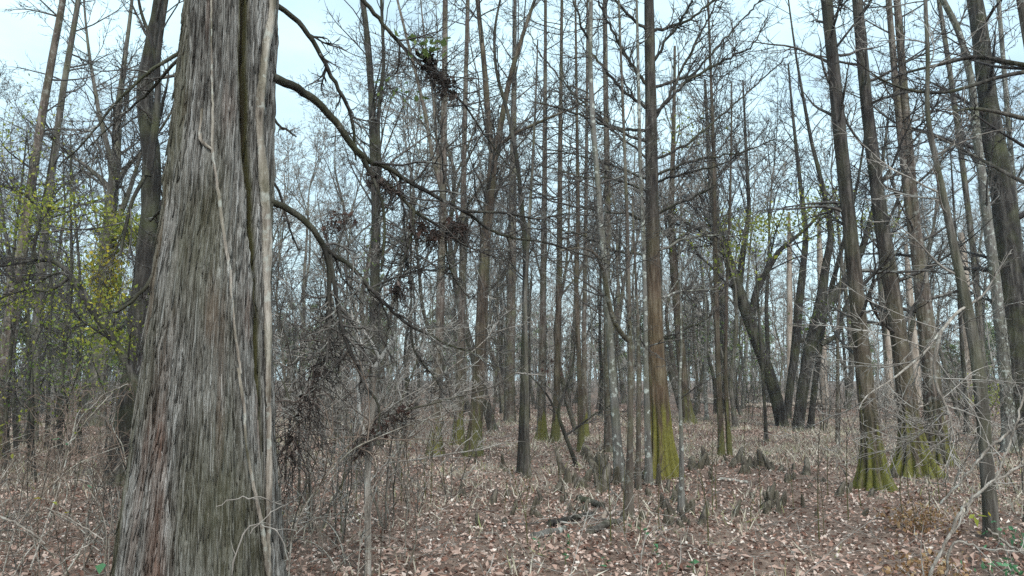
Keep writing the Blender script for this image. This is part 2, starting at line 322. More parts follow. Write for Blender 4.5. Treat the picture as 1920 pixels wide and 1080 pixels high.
def tree(name, label, cat, path, mat='grey', D=None, flare=(.5, .25, 7), crown=None, ext=4., dD=0., S=16, group=None, twig='twig', stems=(), zmin=None, rough=.06, leaves=()):
    D = D or gd(path[0][1]); SEED[0] += 7
    P, Rr = path3(path, D, ext, True, dD); Q, q = resample(P, Rr, .1)
    base = P[1].copy(); root = thing(name, base, label, cat, group)
    MB().add(*trunk_tube(Q, q, S, flare, SEED[0], base[2], rough)).build('trunk', M[mat], root, base)
    allst = [(Q, q)]
    for sp in stems:
        d0 = sp.get('D', D); P2, R2 = path3(sp['p'], d0, sp.get('ext', ext), sp.get('base', False), sp.get('dD', 0.)); Q2, q2 = resample(P2, R2, .1)
        MB().add(*trunk_tube(Q2, q2, 10, (0, .2, 5), SEED[0] + 3, -50, rough))  .build('stem', M[sp.get('mat', mat)], root, base); allst.append((Q2, q2))
    if crown is not None:
        mb = MB()
        for k, (Qs, qs) in enumerate(allst):
            cr = dict(crown); z = Qs[:, 2]
            if zmin is not None and k == 0: cr['t0'] = float(np.interp(base[2] + zmin, z, np.linspace(0, 1, len(z))))
            elif k: cr['t0'] = .25
            if k: cr['n'] = max(4, int(cr['n'] * .6))
            add_crown(mb, crown_arrays(Qs, qs, D, **cr))
        mb.build('crown', M[twig], root, base)
    for (x, y, n, sx, sz, size, lm) in leaves:
        mb = MB(); c = px(x, y, D); mb.add(*scatter(blob(c, n, (sx, sx, sz)), rng.uniform(.6, 1.3, n) * size, .9)); mb.build('foliage', M[lm], root, base)
    return root

# --- the mossy cypress with each limb of its own
def hero():
    path = [(1242, 893, 46), (1240, 840, 41), (1236, 760, 37), (1232, 700, 34), (1226, 600, 29), (1224, 450, 26), (1221, 250, 23), (1217, 0, 19)]
    D = gd(893); P, Rr = path3(path, D, 5., True); Q, q = resample(P, Rr, .07)
    base = P[1].copy(); root = thing('bald_cypress', base, 'straight cypress with bright yellow-green mossy fluted base beside the knees', 'tree', 'cypress trees')
    MB().add(*trunk_tube(Q, q, 104, (.55, .34, 13), 41, base[2], .05)).build('trunk', M['cyp'], root, base)
    limbs = [  # (points in the picture, start width, depth change)
        [(1218, 420, 6), (1180, 400, 5), (1120, 395, 4), (1040, 380, 3), (985, 350, 2)], [(1216, 205, 8), (1160, 165, 6), (1110, 100, 5), (1075, 0, 4)],
        [(1220, 170, 7), (1165, 90, 6), (1120, 0, 4)], [(1220, 245, 7), (1150, 240, 5), (1080, 180, 4), (1020, 110, 3), (990, 60, 2)],
        [(1220, 270, 6), (1150, 240, 5), (1070, 210, 4), (1000, 190, 3)], [(1222, 340, 5), (1150, 310, 4), (1080, 290, 3), (1010, 275, 2)],
        [(1224, 230, 8), (1270, 150, 6), (1310, 70, 5), (1345, 0, 3)], [(1224, 165, 7), (1300, 140, 5), (1370, 60, 4), (1425, 0, 3)],
        [(1224, 215, 7), (1290, 150, 6), (1340, 122, 5), (1410, 90, 3), (1440, 30, 2)], [(1226, 300, 6), (1290, 270, 5), (1370, 200, 4), (1440, 140, 3), (1480, 100, 2)],
        [(1226, 330, 6), (1300, 300, 5), (1400, 285, 3), (1450, 260, 2)], [(1226, 345, 5), (1280, 325, 4), (1350, 310, 3), (1410, 275, 2)],
        [(1228, 400, 6), (1280, 380, 5), (1320, 360, 4), (1350, 345, 2)], [(1228, 472, 6), (1290, 445, 5), (1365, 440, 3), (1400, 450, 2)],
        [(1228, 560, 6), (1280, 545, 5), (1340, 542, 3), (1380, 520, 2)], [(1228, 640, 5), (1270, 625, 4), (1320, 600, 3), (1350, 575, 2)],
        [(1216, 360, 5), (1160, 335, 4), (1080, 330, 3), (1000, 305, 2)], [(1222, 120, 7), (1260, 60, 5), (1300, 0, 4)],
        [(1214, 60, 7), (1170, 20, 5), (1130, -40, 4)], [(1222, 60, 7), (1290, 40, 5), (1360, -20, 4)], [(1216, 480, 5), (1150, 470, 4), (1090, 440, 3), (1040, 430, 2)],
        [(1216, 300, 5), (1175, 265, 4), (1120, 225, 3), (1075, 180, 2), (1050, 130, 2)]]
    for k, lp in enumerate(limbs):
        dd = rng.uniform(-1.1, 1.1); P2, R2 = path3(lp, D, 0, False, dd); Q2, q2 = resample(P2, R2, .09, smooth=1); Q2[1:] += rng.normal(size=(len(Q2) - 1, 3)) * .012
        lb = MB().add(*tubes(Q2, q2 * 1.0, 6)).build('limb', M['dark' if k not in (13, 14) else 'lichen'], root, base)
        mb = MB(); b_, rb = grow(Q2[None], q2[None], 15, .12, 1, 42, 15, .36, 7, .14, .05, .5, .0034, dec=.5); c, rc = grow(b_, rb, 7, .15, 1, 42, 15, .45, 4, .18, .03, .6, .0027)
        mb.add(*tubes(b_, rb, 3)).add(*tubes(c, rc, 3)); mb.build('twigs', M['twig'], lb, base)
hero()

T_ = tree
# right-hand cypresses
T_('bald_cypress', 'cypress with tan ribbed foot whose widest root sprawls to one side', 'tree', [(1643, 915, 36), (1637, 850, 33), (1630, 780, 31), (1620, 700, 29), (1605, 540, 27), (1585, 350, 25), (1565, 150, 23), (1550, 0, 21)], 'cypdark', flare=(1.0, .34, 10), crown=dict(CY, n=30, L=1.9), zmin=1.7, S=76, group='cypress trees', ext=5)
T_('bald_cypress', 'cypress with the broadest cone-shaped green mossy foot', 'tree', [(1716, 885, 46), (1708, 820, 38), (1703, 760, 34), (1695, 700, 31), (1675, 560, 29), (1650, 400, 26), (1625, 200, 22), (1607, 0, 19)], 'cypdark', flare=(.95, .36, 12), crown=dict(CY, n=30, L=2.1), zmin=1.9, S=84, group='cypress trees', ext=5)
T_('bald_cypress', 'twin-stemmed cypress with brown ridged foot behind the broad green-footed one', 'tree', [(1762, 868, 38), (1755, 800, 34), (1746, 700, 31), (1735, 600, 29), (1728, 540, 27), (1713, 400, 20), (1697, 200, 15), (1682, 0, 13)], 'red', flare=(.75, .36, 11), crown=dict(CY, n=26, L=2.2), zmin=2.4, S=72, group='cypress trees', ext=5,
   stems=[dict(p=[(1722, 500, 18), (1706, 410, 15), (1683, 200, 13), (1666, 0, 11)])])
T_('bare_tree', 'slim kinked tree with smooth grey stem rising from the leaves by the bleached brush', 'tree', [(1862, 1012, 24), (1852, 900, 23), (1845, 800, 22), (1832, 680, 21), (1818, 590, 20), (1798, 510, 17), (1780, 420, 14), (1760, 325, 11), (1736, 215, 9), (1741, 120, 8), (1735, 0, 7)], 'grey', flare=(.25, .2, 6), crown=dict(CY, n=24, L=1.4, n2=6), zmin=1.6, S=20, ext=3, twig='twigpale', stems=[dict(p=[(1812, 575, 5), (1795, 582, 6), (1772, 614, 6), (1756, 628, 5), (1730, 668, 5), (1700, 688, 4), (1672, 714, 3), (1618, 742, 2), (1610, 768, 2)], ext=0, mat='whitestem', dD=-.8), dict(p=[(1765, 620, 6), (1752, 665, 6), (1748, 715, 5), (1775, 762, 5), (1792, 800, 4), (1780, 835, 3)], ext=0, mat='whitestem', D=7.2)])
T_('bare_tree', 'stout dark trunk with thick level boughs, the heaviest beyond the green-footed cypresses', 'tree', [(1922, 832, 58), (1912, 740, 52), (1902, 600, 49), (1893, 500, 47), (1880, 350, 42), (1860, 250, 36), (1842, 100, 31), (1828, 0, 28)], 'dark', flare=(.5, .35, 7), crown=dict(HW, n=22, L=3.6, ang=70, up=.03), zmin=2.5, S=24, ext=6, twig='twigdark')
T_('bare_tree', 'tall bowed pale grey stem just in front of the stout dark trunk', 'tree', [(1893, 850, 24), (1885, 700, 22), (1868, 540, 19), (1850, 400, 17), (1832, 260, 15), (1822, 150, 13), (1800, 60, 12), (1765, -5, 11)], 'lichen', flare=(.4, .25, 7), crown=dict(HW, n=14, L=2.2), zmin=3, ext=5)
T_('bare_tree', 'straight slender pale trunk between the twin cypress and the bowed stem', 'tree', [(1848, 800, 15), (1838, 620, 12), (1825, 470, 11), (1800, 270, 10), (1776, 100, 9), (1760, 0, 8)], 'grey', flare=(.4, .3, 7), crown=dict(CY, n=30, L=2.4), zmin=5, ext=6)
T_('bare_tree', 'thin whitish pole tree rising behind the stout dark trunk', 'tree', [(1940, 800, 12), (1925, 560, 11), (1905, 400, 10), (1888, 200, 9), (1872, 0, 8)], 'lichen', flare=(.4, .3, 7), crown=dict(CY, n=30, L=2.6), zmin=4, ext=6)
# dark leaning clump
T_('leaning_tree', 'dark trunk leaning hard away from its clump, crown bushy with green sprigs', 'tree', [(1468, 797, 23), (1453, 735, 23), (1434, 680, 23), (1412, 620, 23), (1390, 560, 21), (1370, 500, 20), (1350, 440, 15), (1335, 380, 12), (1330, 300, 9)], 'dark', flare=(.1, .25, 5), crown=dict(HW, n=20, L=4.2, n2=9), zmin=4.6, ext=3, S=18, twig='twigdark',
   stems=[dict(p=[(1405, 605, 16), (1420, 540, 12), (1460, 470, 9), (1510, 430, 6)], ext=2), dict(p=[(1385, 545, 14), (1392, 480, 11), (1405, 400, 8), (1400, 300, 6)], ext=3), dict(p=[(1372, 500, 10), (1330, 440, 8), (1290, 420, 5)], ext=1)],
   leaves=[(1422, 420, 560, .75, .22, .12, 'leafy'), (1375, 450, 420, .6, .45, .11, 'leafy'), (1395, 640, 200, .8, .5, .11, 'green')])
T_('leaning_tree', 'dark upright stem of the leaning clump with a short crooked side arm', 'tree', [(1474, 785, 14), (1482, 720, 14), (1492, 650, 16), (1497, 580, 15), (1505, 510, 13), (1512, 440, 10), (1500, 340, 8), (1490, 250, 6)], 'dark', flare=(.3, .25, 5), crown=dict(HW, n=14, L=3., n2=9), zmin=6, ext=3, twig='twigdark', stems=[dict(p=[(1488, 645, 9), (1505, 636, 8), (1522, 640, 8)], ext=0)])
T_('leaning_tree', 'thick black trunk of the clump leaning toward the ribbed-foot cypress and forking high', 'tree', [(1495, 803, 21), (1505, 730, 21), (1516, 660, 22), (1533, 600, 23), (1560, 560, 20), (1590, 520, 16), (1620, 460, 12), (1640, 380, 8)], 'dark', flare=(.08, .25, 5), crown=dict(HW, n=16, L=3.6, n2=9), zmin=5, ext=3, S=18, twig='twigdark',
   stems=[dict(p=[(1528, 610, 20), (1540, 560, 18), (1548, 500, 15), (1560, 440, 12), (1545, 360, 9), (1520, 260, 7), (1500, 150, 5)]), dict(p=[(1540, 645, 10), (1570, 630, 9), (1580, 590, 7), (1600, 540, 5)], ext=1)],
   leaves=[(1540, 595, 180, .5, .3, .12, 'green'), (1525, 405, 560, .6, .5, .11, 'leafy'), (1640, 420, 260, .4, .3, .12, 'leafy')])
T_('leaning_tree', 'slimmer black stem splitting from the foot of the thick black leaning trunk', 'tree', [(1519, 800, 12), (1527, 730, 11), (1536, 660, 10), (1545, 590, 11), (1575, 480, 8), (1600, 380, 6)], 'dark', flare=(.3, .2, 5), crown=dict(HW, n=9, L=2.6), zmin=6, ext=3, twig='twigdark')
# centre
T_('bare_tree', 'lichen-spotted grey trunk curving at its foot beside the knees, near the mossy cypress', 'tree', [(1164, 903, 24), (1158, 840, 18), (1152, 760, 15), (1147, 680, 14), (1140, 580, 13), (1130, 460, 12), (1122, 360, 11), (1112, 240, 10), (1106, 120, 9), (1108, 0, 8)], 'lichen', flare=(.25, .2, 6), crown=dict(CY, n=22, L=1.7), zmin=2.4, S=18, ext=4)
T_('bare_tree', 'plain olive-grey trunk standing right behind the lichen-spotted curved trunk', 'tree', [(1142, 846, 17), (1141, 760, 15), (1139, 650, 14), (1137, 540, 13), (1140, 400, 12), (1136, 200, 10), (1134, 0, 9)], 'plain', flare=(.4, .3, 7), crown=dict(CY, n=20, L=1.9), zmin=3.2, ext=4)
T_('bare_tree', 'thin dark tree with one thick black limb sweeping up from its crook', 'tree', [(1178, 962, 18), (1180, 880, 12), (1182, 800, 11), (1183, 700, 10), (1180, 620, 10), (1178, 540, 9), (1176, 420, 7), (1172, 300, 6), (1166, 150, 5), (1160, 0, 4)], 'plain', flare=(.35, .2, 6), crown=dict(CY, n=18, L=1.1), zmin=1.8, ext=2, stems=[dict(p=[(1177, 638, 10), (1160, 622, 10), (1147, 596, 9), (1138, 550, 9), (1132, 500, 8), (1118, 470, 6), (1090, 462, 4), (1050, 470, 3)], ext=0, dD=-.6)])
T_('bare_tree', 'slender stem thick with white lichen touching the mossy cypress', 'tree', [(1217, 905, 15), (1214, 800, 11), (1211, 700, 10), (1210, 600, 9), (1207, 450, 8), (1200, 300, 7), (1196, 100, 6)], 'lichen', flare=(.3, .2, 6), crown=dict(CY, n=12, L=1.), zmin=2, ext=2)
T_('sapling', 'crooked lichen-flecked sapling in front of the mossy cypress foot', 'sapling', [(1277, 955, 13), (1278, 880, 9), (1277, 800, 7), (1274, 730, 6), (1278, 650, 4), (1276, 560, 3)], 'lichen', flare=(.3, .15, 5), crown=dict(SAP, n=8), zmin=1.3, ext=.6)
T_('sapling', 'short brown stem standing between the white lichened stem and the thin dark tree', 'sapling', [(1196, 912, 12), (1197, 830, 9), (1198, 720, 8), (1196, 600, 6), (1190, 480, 4)], 'plain', flare=(.3, .15, 5), crown=dict(SAP, n=8), zmin=1.6, ext=1)
T_('bare_tree', 'slim black curving tree paired foot to foot with a paler stem', 'tree', [(975, 885, 13), (978, 800, 11), (982, 700, 11), (983, 600, 10), (985, 480, 9), (980, 400, 8), (970, 300, 8), (950, 200, 7), (930, 140, 6), (925, 60, 5), (940, -10, 4)], 'dark', flare=(.25, .2, 5), crown=dict(HW, n=12, L=1.6), zmin=3, ext=2, twig='twigdark')
T_('bare_tree', 'paler slim stem paired with the slim black curving tree', 'tree', [(989, 893, 13), (988, 800, 9), (987, 700, 8), (985, 560, 7), (992, 420, 6), (1000, 280, 5)], 'grey', flare=(.35, .2, 5), crown=dict(SAP, n=10), zmin=2.5, ext=2)
T_('bare_tree', 'stout dark grey trunk forking into two tall upright stems above the logs of litter', 'tree', [(886, 850, 30), (893, 780, 25), (899, 690, 23), (903, 600, 22), (908, 480, 20), (922, 330, 18), (925, 290, 17)], 'brown', flare=(.35, .25, 6), crown=dict(HW, n=16, L=2.8), zmin=5, S=20, ext=0,
   stems=[dict(p=[(924, 300, 14), (916, 230, 12), (908, 120, 11), (895, 0, 9)], ext=4), dict(p=[(924, 310, 14), (938, 240, 12), (955, 150, 10), (985, 50, 8), (1010, -20, 6)], ext=3), dict(p=[(934, 275, 8), (965, 250, 7), (1020, 225, 5), (1080, 200, 4)], ext=1)])
T_('bare_tree', 'tall straight reddish trunk with mossy foot beside the forked grey trunk', 'tree', [(815, 850, 22), (819, 780, 18), (822, 680, 17), (826, 560, 16), (830, 400, 14), (833, 200, 12), (835, 0, 10)], 'red', flare=(.6, .3, 8), crown=dict(CY, n=24, L=2.4), zmin=3.5, ext=6, S=18, stems=[dict(p=[(828, 360, 9), (810, 290, 8), (795, 200, 7), (775, 120, 6), (745, 0, 5)], ext=3), dict(p=[(827, 345, 7), (820, 280, 6), (812, 180, 5), (800, 100, 4)], ext=2)])
T_('bare_tree', 'reddish trunk with yellow-moss foot just behind the forked grey trunk', 'tree', [(857, 832, 20), (861, 760, 16), (864, 650, 15), (867, 520, 13), (869, 350, 11), (872, 200, 9), (876, 50, 8)], 'red', flare=(.65, .3, 8), crown=dict(CY, n=26, L=2.6), zmin=4, ext=6)
T_('bare_tree', 'dark vine-wrapped trunk rising behind the arching boughs of the huge trunk', 'tree', [(703, 836, 24), (702, 760, 20), (701, 660, 19), (703, 540, 18), (705, 400, 17), (700, 280, 15), (697, 180, 14), (690, 80, 12), (680, 0, 11)], 'dark', flare=(.5, .3, 7), crown=dict(HW, n=24, L=2.6), zmin=3.5, ext=5, S=18, stems=[dict(p=[(702, 400, 9), (712, 330, 9), (708, 230, 8), (720, 120, 7), (715, 0, 6)], ext=3)], leaves=[(700, 480, 120, .15, .8, .09, 'green')])
T_('bare_tree', 'broad brown trunk far back with a thin dark post beside its foot', 'tree', [(955, 790, 21), (956, 700, 19), (958, 600, 18), (960, 450, 16), (962, 300, 13), (964, 150, 10)], 'plain', flare=(.25, .3, 7), crown=dict(HW, n=22, L=4.2), zmin=7, ext=5)
T_('bare_tree', 'tan trunk with yellow moss skirt amid pale grass', 'tree', [(1016, 828, 17), (1016, 740, 14), (1017, 640, 13), (1019, 500, 12), (1021, 350, 10), (1022, 200, 8)], 'red', flare=(.6, .3, 8), crown=dict(CY, n=26, L=3.), zmin=4.5, ext=6)
T_('bare_tree', 'brown trunk next to the tan yellow-skirted one, dead red sprig at its side', 'tree', [(1041, 832, 15), (1044, 740, 13), (1046, 640, 12), (1049, 500, 11), (1050, 300, 9), (1052, 150, 7)], 'brown', flare=(.5, .3, 8), crown=dict(CY, n=24, L=3.), zmin=4.5, ext=6, leaves=[(1035, 690, 40, .2, .15, .1, 'redleaf')])
T_('bare_tree', 'narrow dark trunk rising from the pale grass beyond the green-topped knees', 'tree', [(1090, 846, 12), (1088, 760, 10), (1085, 660, 9), (1080, 540, 9), (1084, 400, 8), (1082, 250, 6)], 'brown', flare=(.35, .3, 6), crown=dict(CY, n=18, L=2.), zmin=4, ext=5)
T_('bare_tree', 'brown trunk with mossy foot far back on the red leaf slope', 'tree', [(1097, 818, 13), (1096, 740, 10), (1095, 640, 9), (1097, 500, 8), (1099, 350, 7)], 'red', flare=(.5, .4, 8), crown=dict(CY, n=24, L=3.), zmin=5, ext=7)
T_('sapling', 'low sapling bent over at an angle with forking dark twigs, by the green-topped knees', 'sapling', [(1082, 873, 8), (1065, 830, 7), (1050, 790, 7), (1044, 775, 6), (1055, 745, 5), (1072, 700, 4), (1076, 670, 3)], 'dark', flare=(.2, .15, 5), crown=dict(SAP, n=9, L=.8), zmin=.9, ext=.3, stems=[dict(p=[(1058, 818, 4), (1085, 800, 4), (1115, 775, 3), (1150, 758, 2)], ext=0), dict(p=[(1043, 775, 4), (1030, 745, 4), (1010, 720, 3), (990, 700, 2)], ext=0)], leaves=[(1100, 655, 60, .25, .2, .05, 'redleaf')])
T_('bare_tree', 'dark trunk with moss-topped roots, set back beside the mossy cypress', 'tree', [(1292, 795, 22), (1284, 740, 18), (1278, 680, 17), (1272, 600, 16), (1263, 500, 15), (1258, 400, 12), (1262, 280, 9)], 'brown', flare=(.5, .25, 6), crown=dict(HW, n=20, L=4.), zmin=6, ext=4, leaves=[(1290, 250, 120, .5, .4, .12, 'leafy'), (1275, 420, 100, .6, .3, .12, 'leafy')])
T_('bare_tree', 'thin brown trunk twinned with a mossier stem above the knot of knees', 'tree', [(1353, 852, 12), (1350, 780, 11), (1346, 680, 10), (1343, 560, 10), (1340, 420, 8), (1338, 280, 7), (1332, 120, 5)], 'brown', flare=(.3, .2, 6), crown=dict(HW, n=20, L=2.4), zmin=3.5, ext=4, stems=[dict(p=[(1369, 855, 11), (1364, 790, 9), (1360, 700, 7), (1362, 560, 6), (1368, 400, 5)], base=True, ext=3)], leaves=[(1370, 470, 150, .5, .35, .1, 'leafy')])
T_('bare_tree', 'dark far trunk with broad bare crown behind the twinned thin trunks', 'tree', [(1358, 768, 17), (1357, 700, 15), (1357, 600, 14), (1352, 520, 13), (1345, 420, 10), (1340, 320, 8)], 'dark', flare=(.3, .3, 6), crown=dict(HW, n=26, L=6., n2=9), zmin=7, ext=5)
T_('sapling', 'small straight sapling on open leaves in front of the leaning clump', 'sapling', [(1571, 830, 8), (1570, 770, 7), (1571, 700, 6), (1570, 620, 5), (1575, 540, 4)], 'plain', flare=(.3, .15, 5), crown=dict(SAP, n=14, L=1.2), zmin=1.2, ext=1)
T_('sapling', 'dark forked sapling between the leaning clump and the twinned thin trunks', 'sapling', [(1437, 828, 8), (1434, 770, 6), (1430, 700, 6), (1424, 620, 5), (1420, 540, 3)], 'dark', flare=(.3, .15, 5), crown=dict(SAP, n=14, L=1.4), zmin=1.5, ext=1)
T_('sapling', 'dark pole sapling beyond the slim kinked tree', 'sapling', [(1812, 815, 10), (1812, 760, 8), (1806, 680, 7), (1800, 600, 6), (1795, 500, 5), (1788, 380, 4)], 'dark', flare=(.3, .15, 5), crown=dict(SAP, n=12, L=1.3), zmin=2, ext=2)
# left side
T_('bare_tree', 'rough twisted dark trunk with a stem wound round it, close behind the huge trunk', 'tree', [(232, 905, 58), (240, 820, 50), (250, 720, 44), (262, 600, 38), (274, 480, 36), (284, 380, 36), (288, 300, 35), (276, 240, 32), (268, 180, 29), (285, 90, 27), (300, 0, 25)], 'dark', flare=(.3, .3, 6), crown=dict(HW, n=18, L=2.2), zmin=3, S=24, ext=4, rough=.12,
   stems=[dict(p=[(278, 330, 14), (290, 250, 14), (297, 170, 12), (294, 120, 11), (302, 60, 9), (312, 0, 8)], D=11.4), dict(p=[(294, 125, 8), (284, 70, 7), (265, 30, 6), (258, -10, 5)], D=11.4), dict(p=[(272, 330, 8), (245, 380, 7), (235, 430, 6), (225, 480, 4)], D=11.4, ext=0)])
T_('bare_tree', 'trunk clothed in yellow-green creeper leaves, forking above them', 'tree', [(178, 800, 34), (186, 700, 28), (192, 600, 26), (197, 500, 25), (205, 420, 23), (212, 350, 21), (217, 310, 18), (222, 200, 12), (238, 80, 8)], 'grey', flare=(.3, .3, 6), crown=dict(HW, n=24, L=3.6), zmin=7, S=18, ext=3,
   stems=[dict(p=[(210, 360, 11), (190, 335, 9), (160, 310, 7), (130, 290, 5)], ext=1), dict(p=[(212, 345, 12), (205, 290, 10), (185, 210, 8), (170, 120, 6)], ext=3), dict(p=[(215, 350, 11), (240, 310, 9), (262, 290, 7)], ext=2), dict(p=[(200, 450, 13), (222, 410, 11), (242, 360, 9), (258, 310, 7)], ext=2)],
   leaves=[(199, 515, 1100, .26, .85, .17, 'leafy'), (245, 435, 800, .36, .3, .17, 'leafy'), (200, 520, 650, .26, .6, .17, 'yellow'), (205, 400, 300, .3, .3, .15, 'leafy'), (150, 500, 260, .4, .3, .13, 'leafy')])
T_('bare_tree', 'tall reddish-footed trunk leaning out of the leafy thicket', 'tree', [(-15, 850, 34), (5, 720, 30), (22, 600, 26), (40, 480, 20), (60, 340, 16), (85, 180, 14), (118, 0, 12)], 'red', D=15., flare=(.4, .3, 6), crown=dict(CY, n=26, L=2.), zmin=4, S=18, ext=4)
T_('bare_tree', 'slender companion leaning parallel to the reddish-footed trunk', 'tree', [(60, 800, 20), (70, 640, 17), (80, 480, 15), (96, 330, 13), (118, 170, 12), (142, 30, 10)], 'grey', D=19., flare=(.4, .3, 6), crown=dict(CY, n=26, L=2.4), zmin=5, ext=4)
for k, (x, y, wd) in enumerate([(58, 880, 11), (112, 862, 10), (30, 850, 9), (150, 850, 9), (10, 880, 10), (88, 840, 8)]):
    T_('sapling', 'dark thin sapling standing among the brown brush of the thicket', 'sapling', [(x, y, wd), (x + rng.uniform(-6, 6), y - 150, wd * .8), (x + rng.uniform(-15, 25), y - 330, wd * .6), (x + rng.uniform(-30, 40), y - 520, wd * .4)], 'dark', flare=(.3, .15, 5), crown=dict(SAP, n=14, L=1.2), zmin=1.2, ext=1, group='thicket saplings', S=8)
# pale dead snags beyond the log field
for x0, x1, y0, y1, wd, lab in [(1720, 1703, 745, 520, 17, 'cream barkless dead snag glimpsed between the two mossiest cypress trunks'), (1668, 1652, 720, 470, 16, 'white splintered dead snag seen over the scattered pale logs'), (1818, 1806, 740, 500, 26, 'broad pinkish dead snag beside the slim kinked tree'), (1900, 1884, 730, 480, 20, 'bleached dead snag beyond the stout dark trunk'), (1481, 1480, 735, 460, 13, 'bone-white dead snag rising behind the dark leaning clump'), (1546, 1537, 740, 470, 15, 'pale dead snag showing between the leaning clump and the ribbed-foot cypress')]:
    T_('dead_snag', lab, 'dead tree', [(x0, y0 + 18, wd), (x0 - .3 * (x0 - x1), y0 - 80, wd * .92), (x1, y1, wd * .7)], 'pale', D=44, flare=(.2, .3, 5), ext=2., group='dead snags', S=12, crown=dict(n=7, L=1.2, ang=60, n2=2, n3=0), zmin=8, twig='twigpale')

# ------------------------------------------------------------------ the huge foreground trunk
BD = 5.0
yy = np.array([1200, 1165, 1080, 980, 880, 700, 540, 400, 200, 0, -200, -420]); lf = np.array([205, 214, 236, 246, 258, 280, 299, 322, 337, 347, 355, 364]); rt = np.array([536, 531, 522, 516, 513, 508, 505, 509, 514, 520, 522, 522])
cen = np.array([px((a + b_) / 2, y, BD) for y, a, b_ in zip(yy, lf, rt)]); rad0 = np.array([rpx(b_ - a, BD) for a, b_ in zip(lf, rt)])
bzs = cen[:, 2]
def bcen(z): return np.stack([np.interp(z, bzs, cen[:, 0]), np.full_like(z, BD), z], -1)
def brad(z): return np.interp(z, bzs, rad0)
def bark_rad(th, z):
    """surface of the huge trunk at angle th (0 = +x, -pi/2 faces the camera), height z; also moss and bare-bark amounts"""
    u = th / (2 * math.pi) % 1.0
    warp = (vnoise(u * 9, z * 1.1 + 40, 9, 3) - .5) * 1.6
    n1 = vnoise(u * 74 + warp * 1.6, z * .9 + warp * 1.5 + 60, 74, 7); n2 = vnoise(u * 148 + warp * 3.2, z * 1.9 + 90, 148, 8); n3 = vnoise(u * 240 + warp * 5, z * 16. + 90, 240, 10); n4 = vnoise(u * 110 + warp * 3, z * 9. + 33, 110, 14)
    d = (1 - np.abs(2 * n1 - 1)) ** .8 * .034 + (1 - np.abs(2 * n2 - 1)) * .018 + n3 * .011 + np.clip(n4 * 2 - 1.1, 0, 1) * .012
    lump = (vnoise(u * 5, z * .7 + 11, 5, 12) - .5) * .05 + .02 * np.cos(u * 2 * math.pi * 6 + 1.) * np.exp(-np.maximum(z, 0) / .9)
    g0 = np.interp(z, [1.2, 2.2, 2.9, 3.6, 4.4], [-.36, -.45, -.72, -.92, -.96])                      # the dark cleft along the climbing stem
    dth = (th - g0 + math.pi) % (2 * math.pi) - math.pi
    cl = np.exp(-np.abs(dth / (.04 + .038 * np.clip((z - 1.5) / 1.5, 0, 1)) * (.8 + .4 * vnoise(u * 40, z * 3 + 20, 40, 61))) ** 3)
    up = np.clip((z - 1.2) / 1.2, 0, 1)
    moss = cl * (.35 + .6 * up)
    gr = vnoise(u * 14, z * 1.2 + 5, 14, 31); left = np.exp(-(((th + 2.75 + math.pi) % (2 * math.pi) - math.pi) / .55) ** 2)
    moss = np.maximum(moss, np.clip(gr * 1.5 - .75 + left * .6, 0, .55))
    foot = np.exp(-(((th + 1.32 + math.pi) % (2 * math.pi) - math.pi) / .16) ** 2) * np.exp(-np.maximum(z - .2, 0) / .35); moss = np.maximum(moss, foot * .9)
    c = -1.83 + .1 * np.sin(z * 3); b0 = np.exp(-(((th - c + math.pi) % (2 * math.pi) - math.pi) / (.11 + .05 * np.exp(-z))) ** 2) * np.clip((2.1 - z) / .7, 0, 1)
    bare = np.clip(b0 * (.2 + 1.1 * vnoise(u * 20, z * 4 + 9, 20, 33)), 0, 1)
    bare = np.maximum(bare, np.clip(vnoise(u * 30, z * 1.5 + 70, 30, 35) * 3 - 2.35, 0, .5))
    moss = np.maximum(moss, 0); return brad(z) + lump + d - .035 - cl * .085 * (.3 + .7 * up) - bare * .008, moss * (1 - cl) + 2. * cl * (.4 + .6 * up), bare
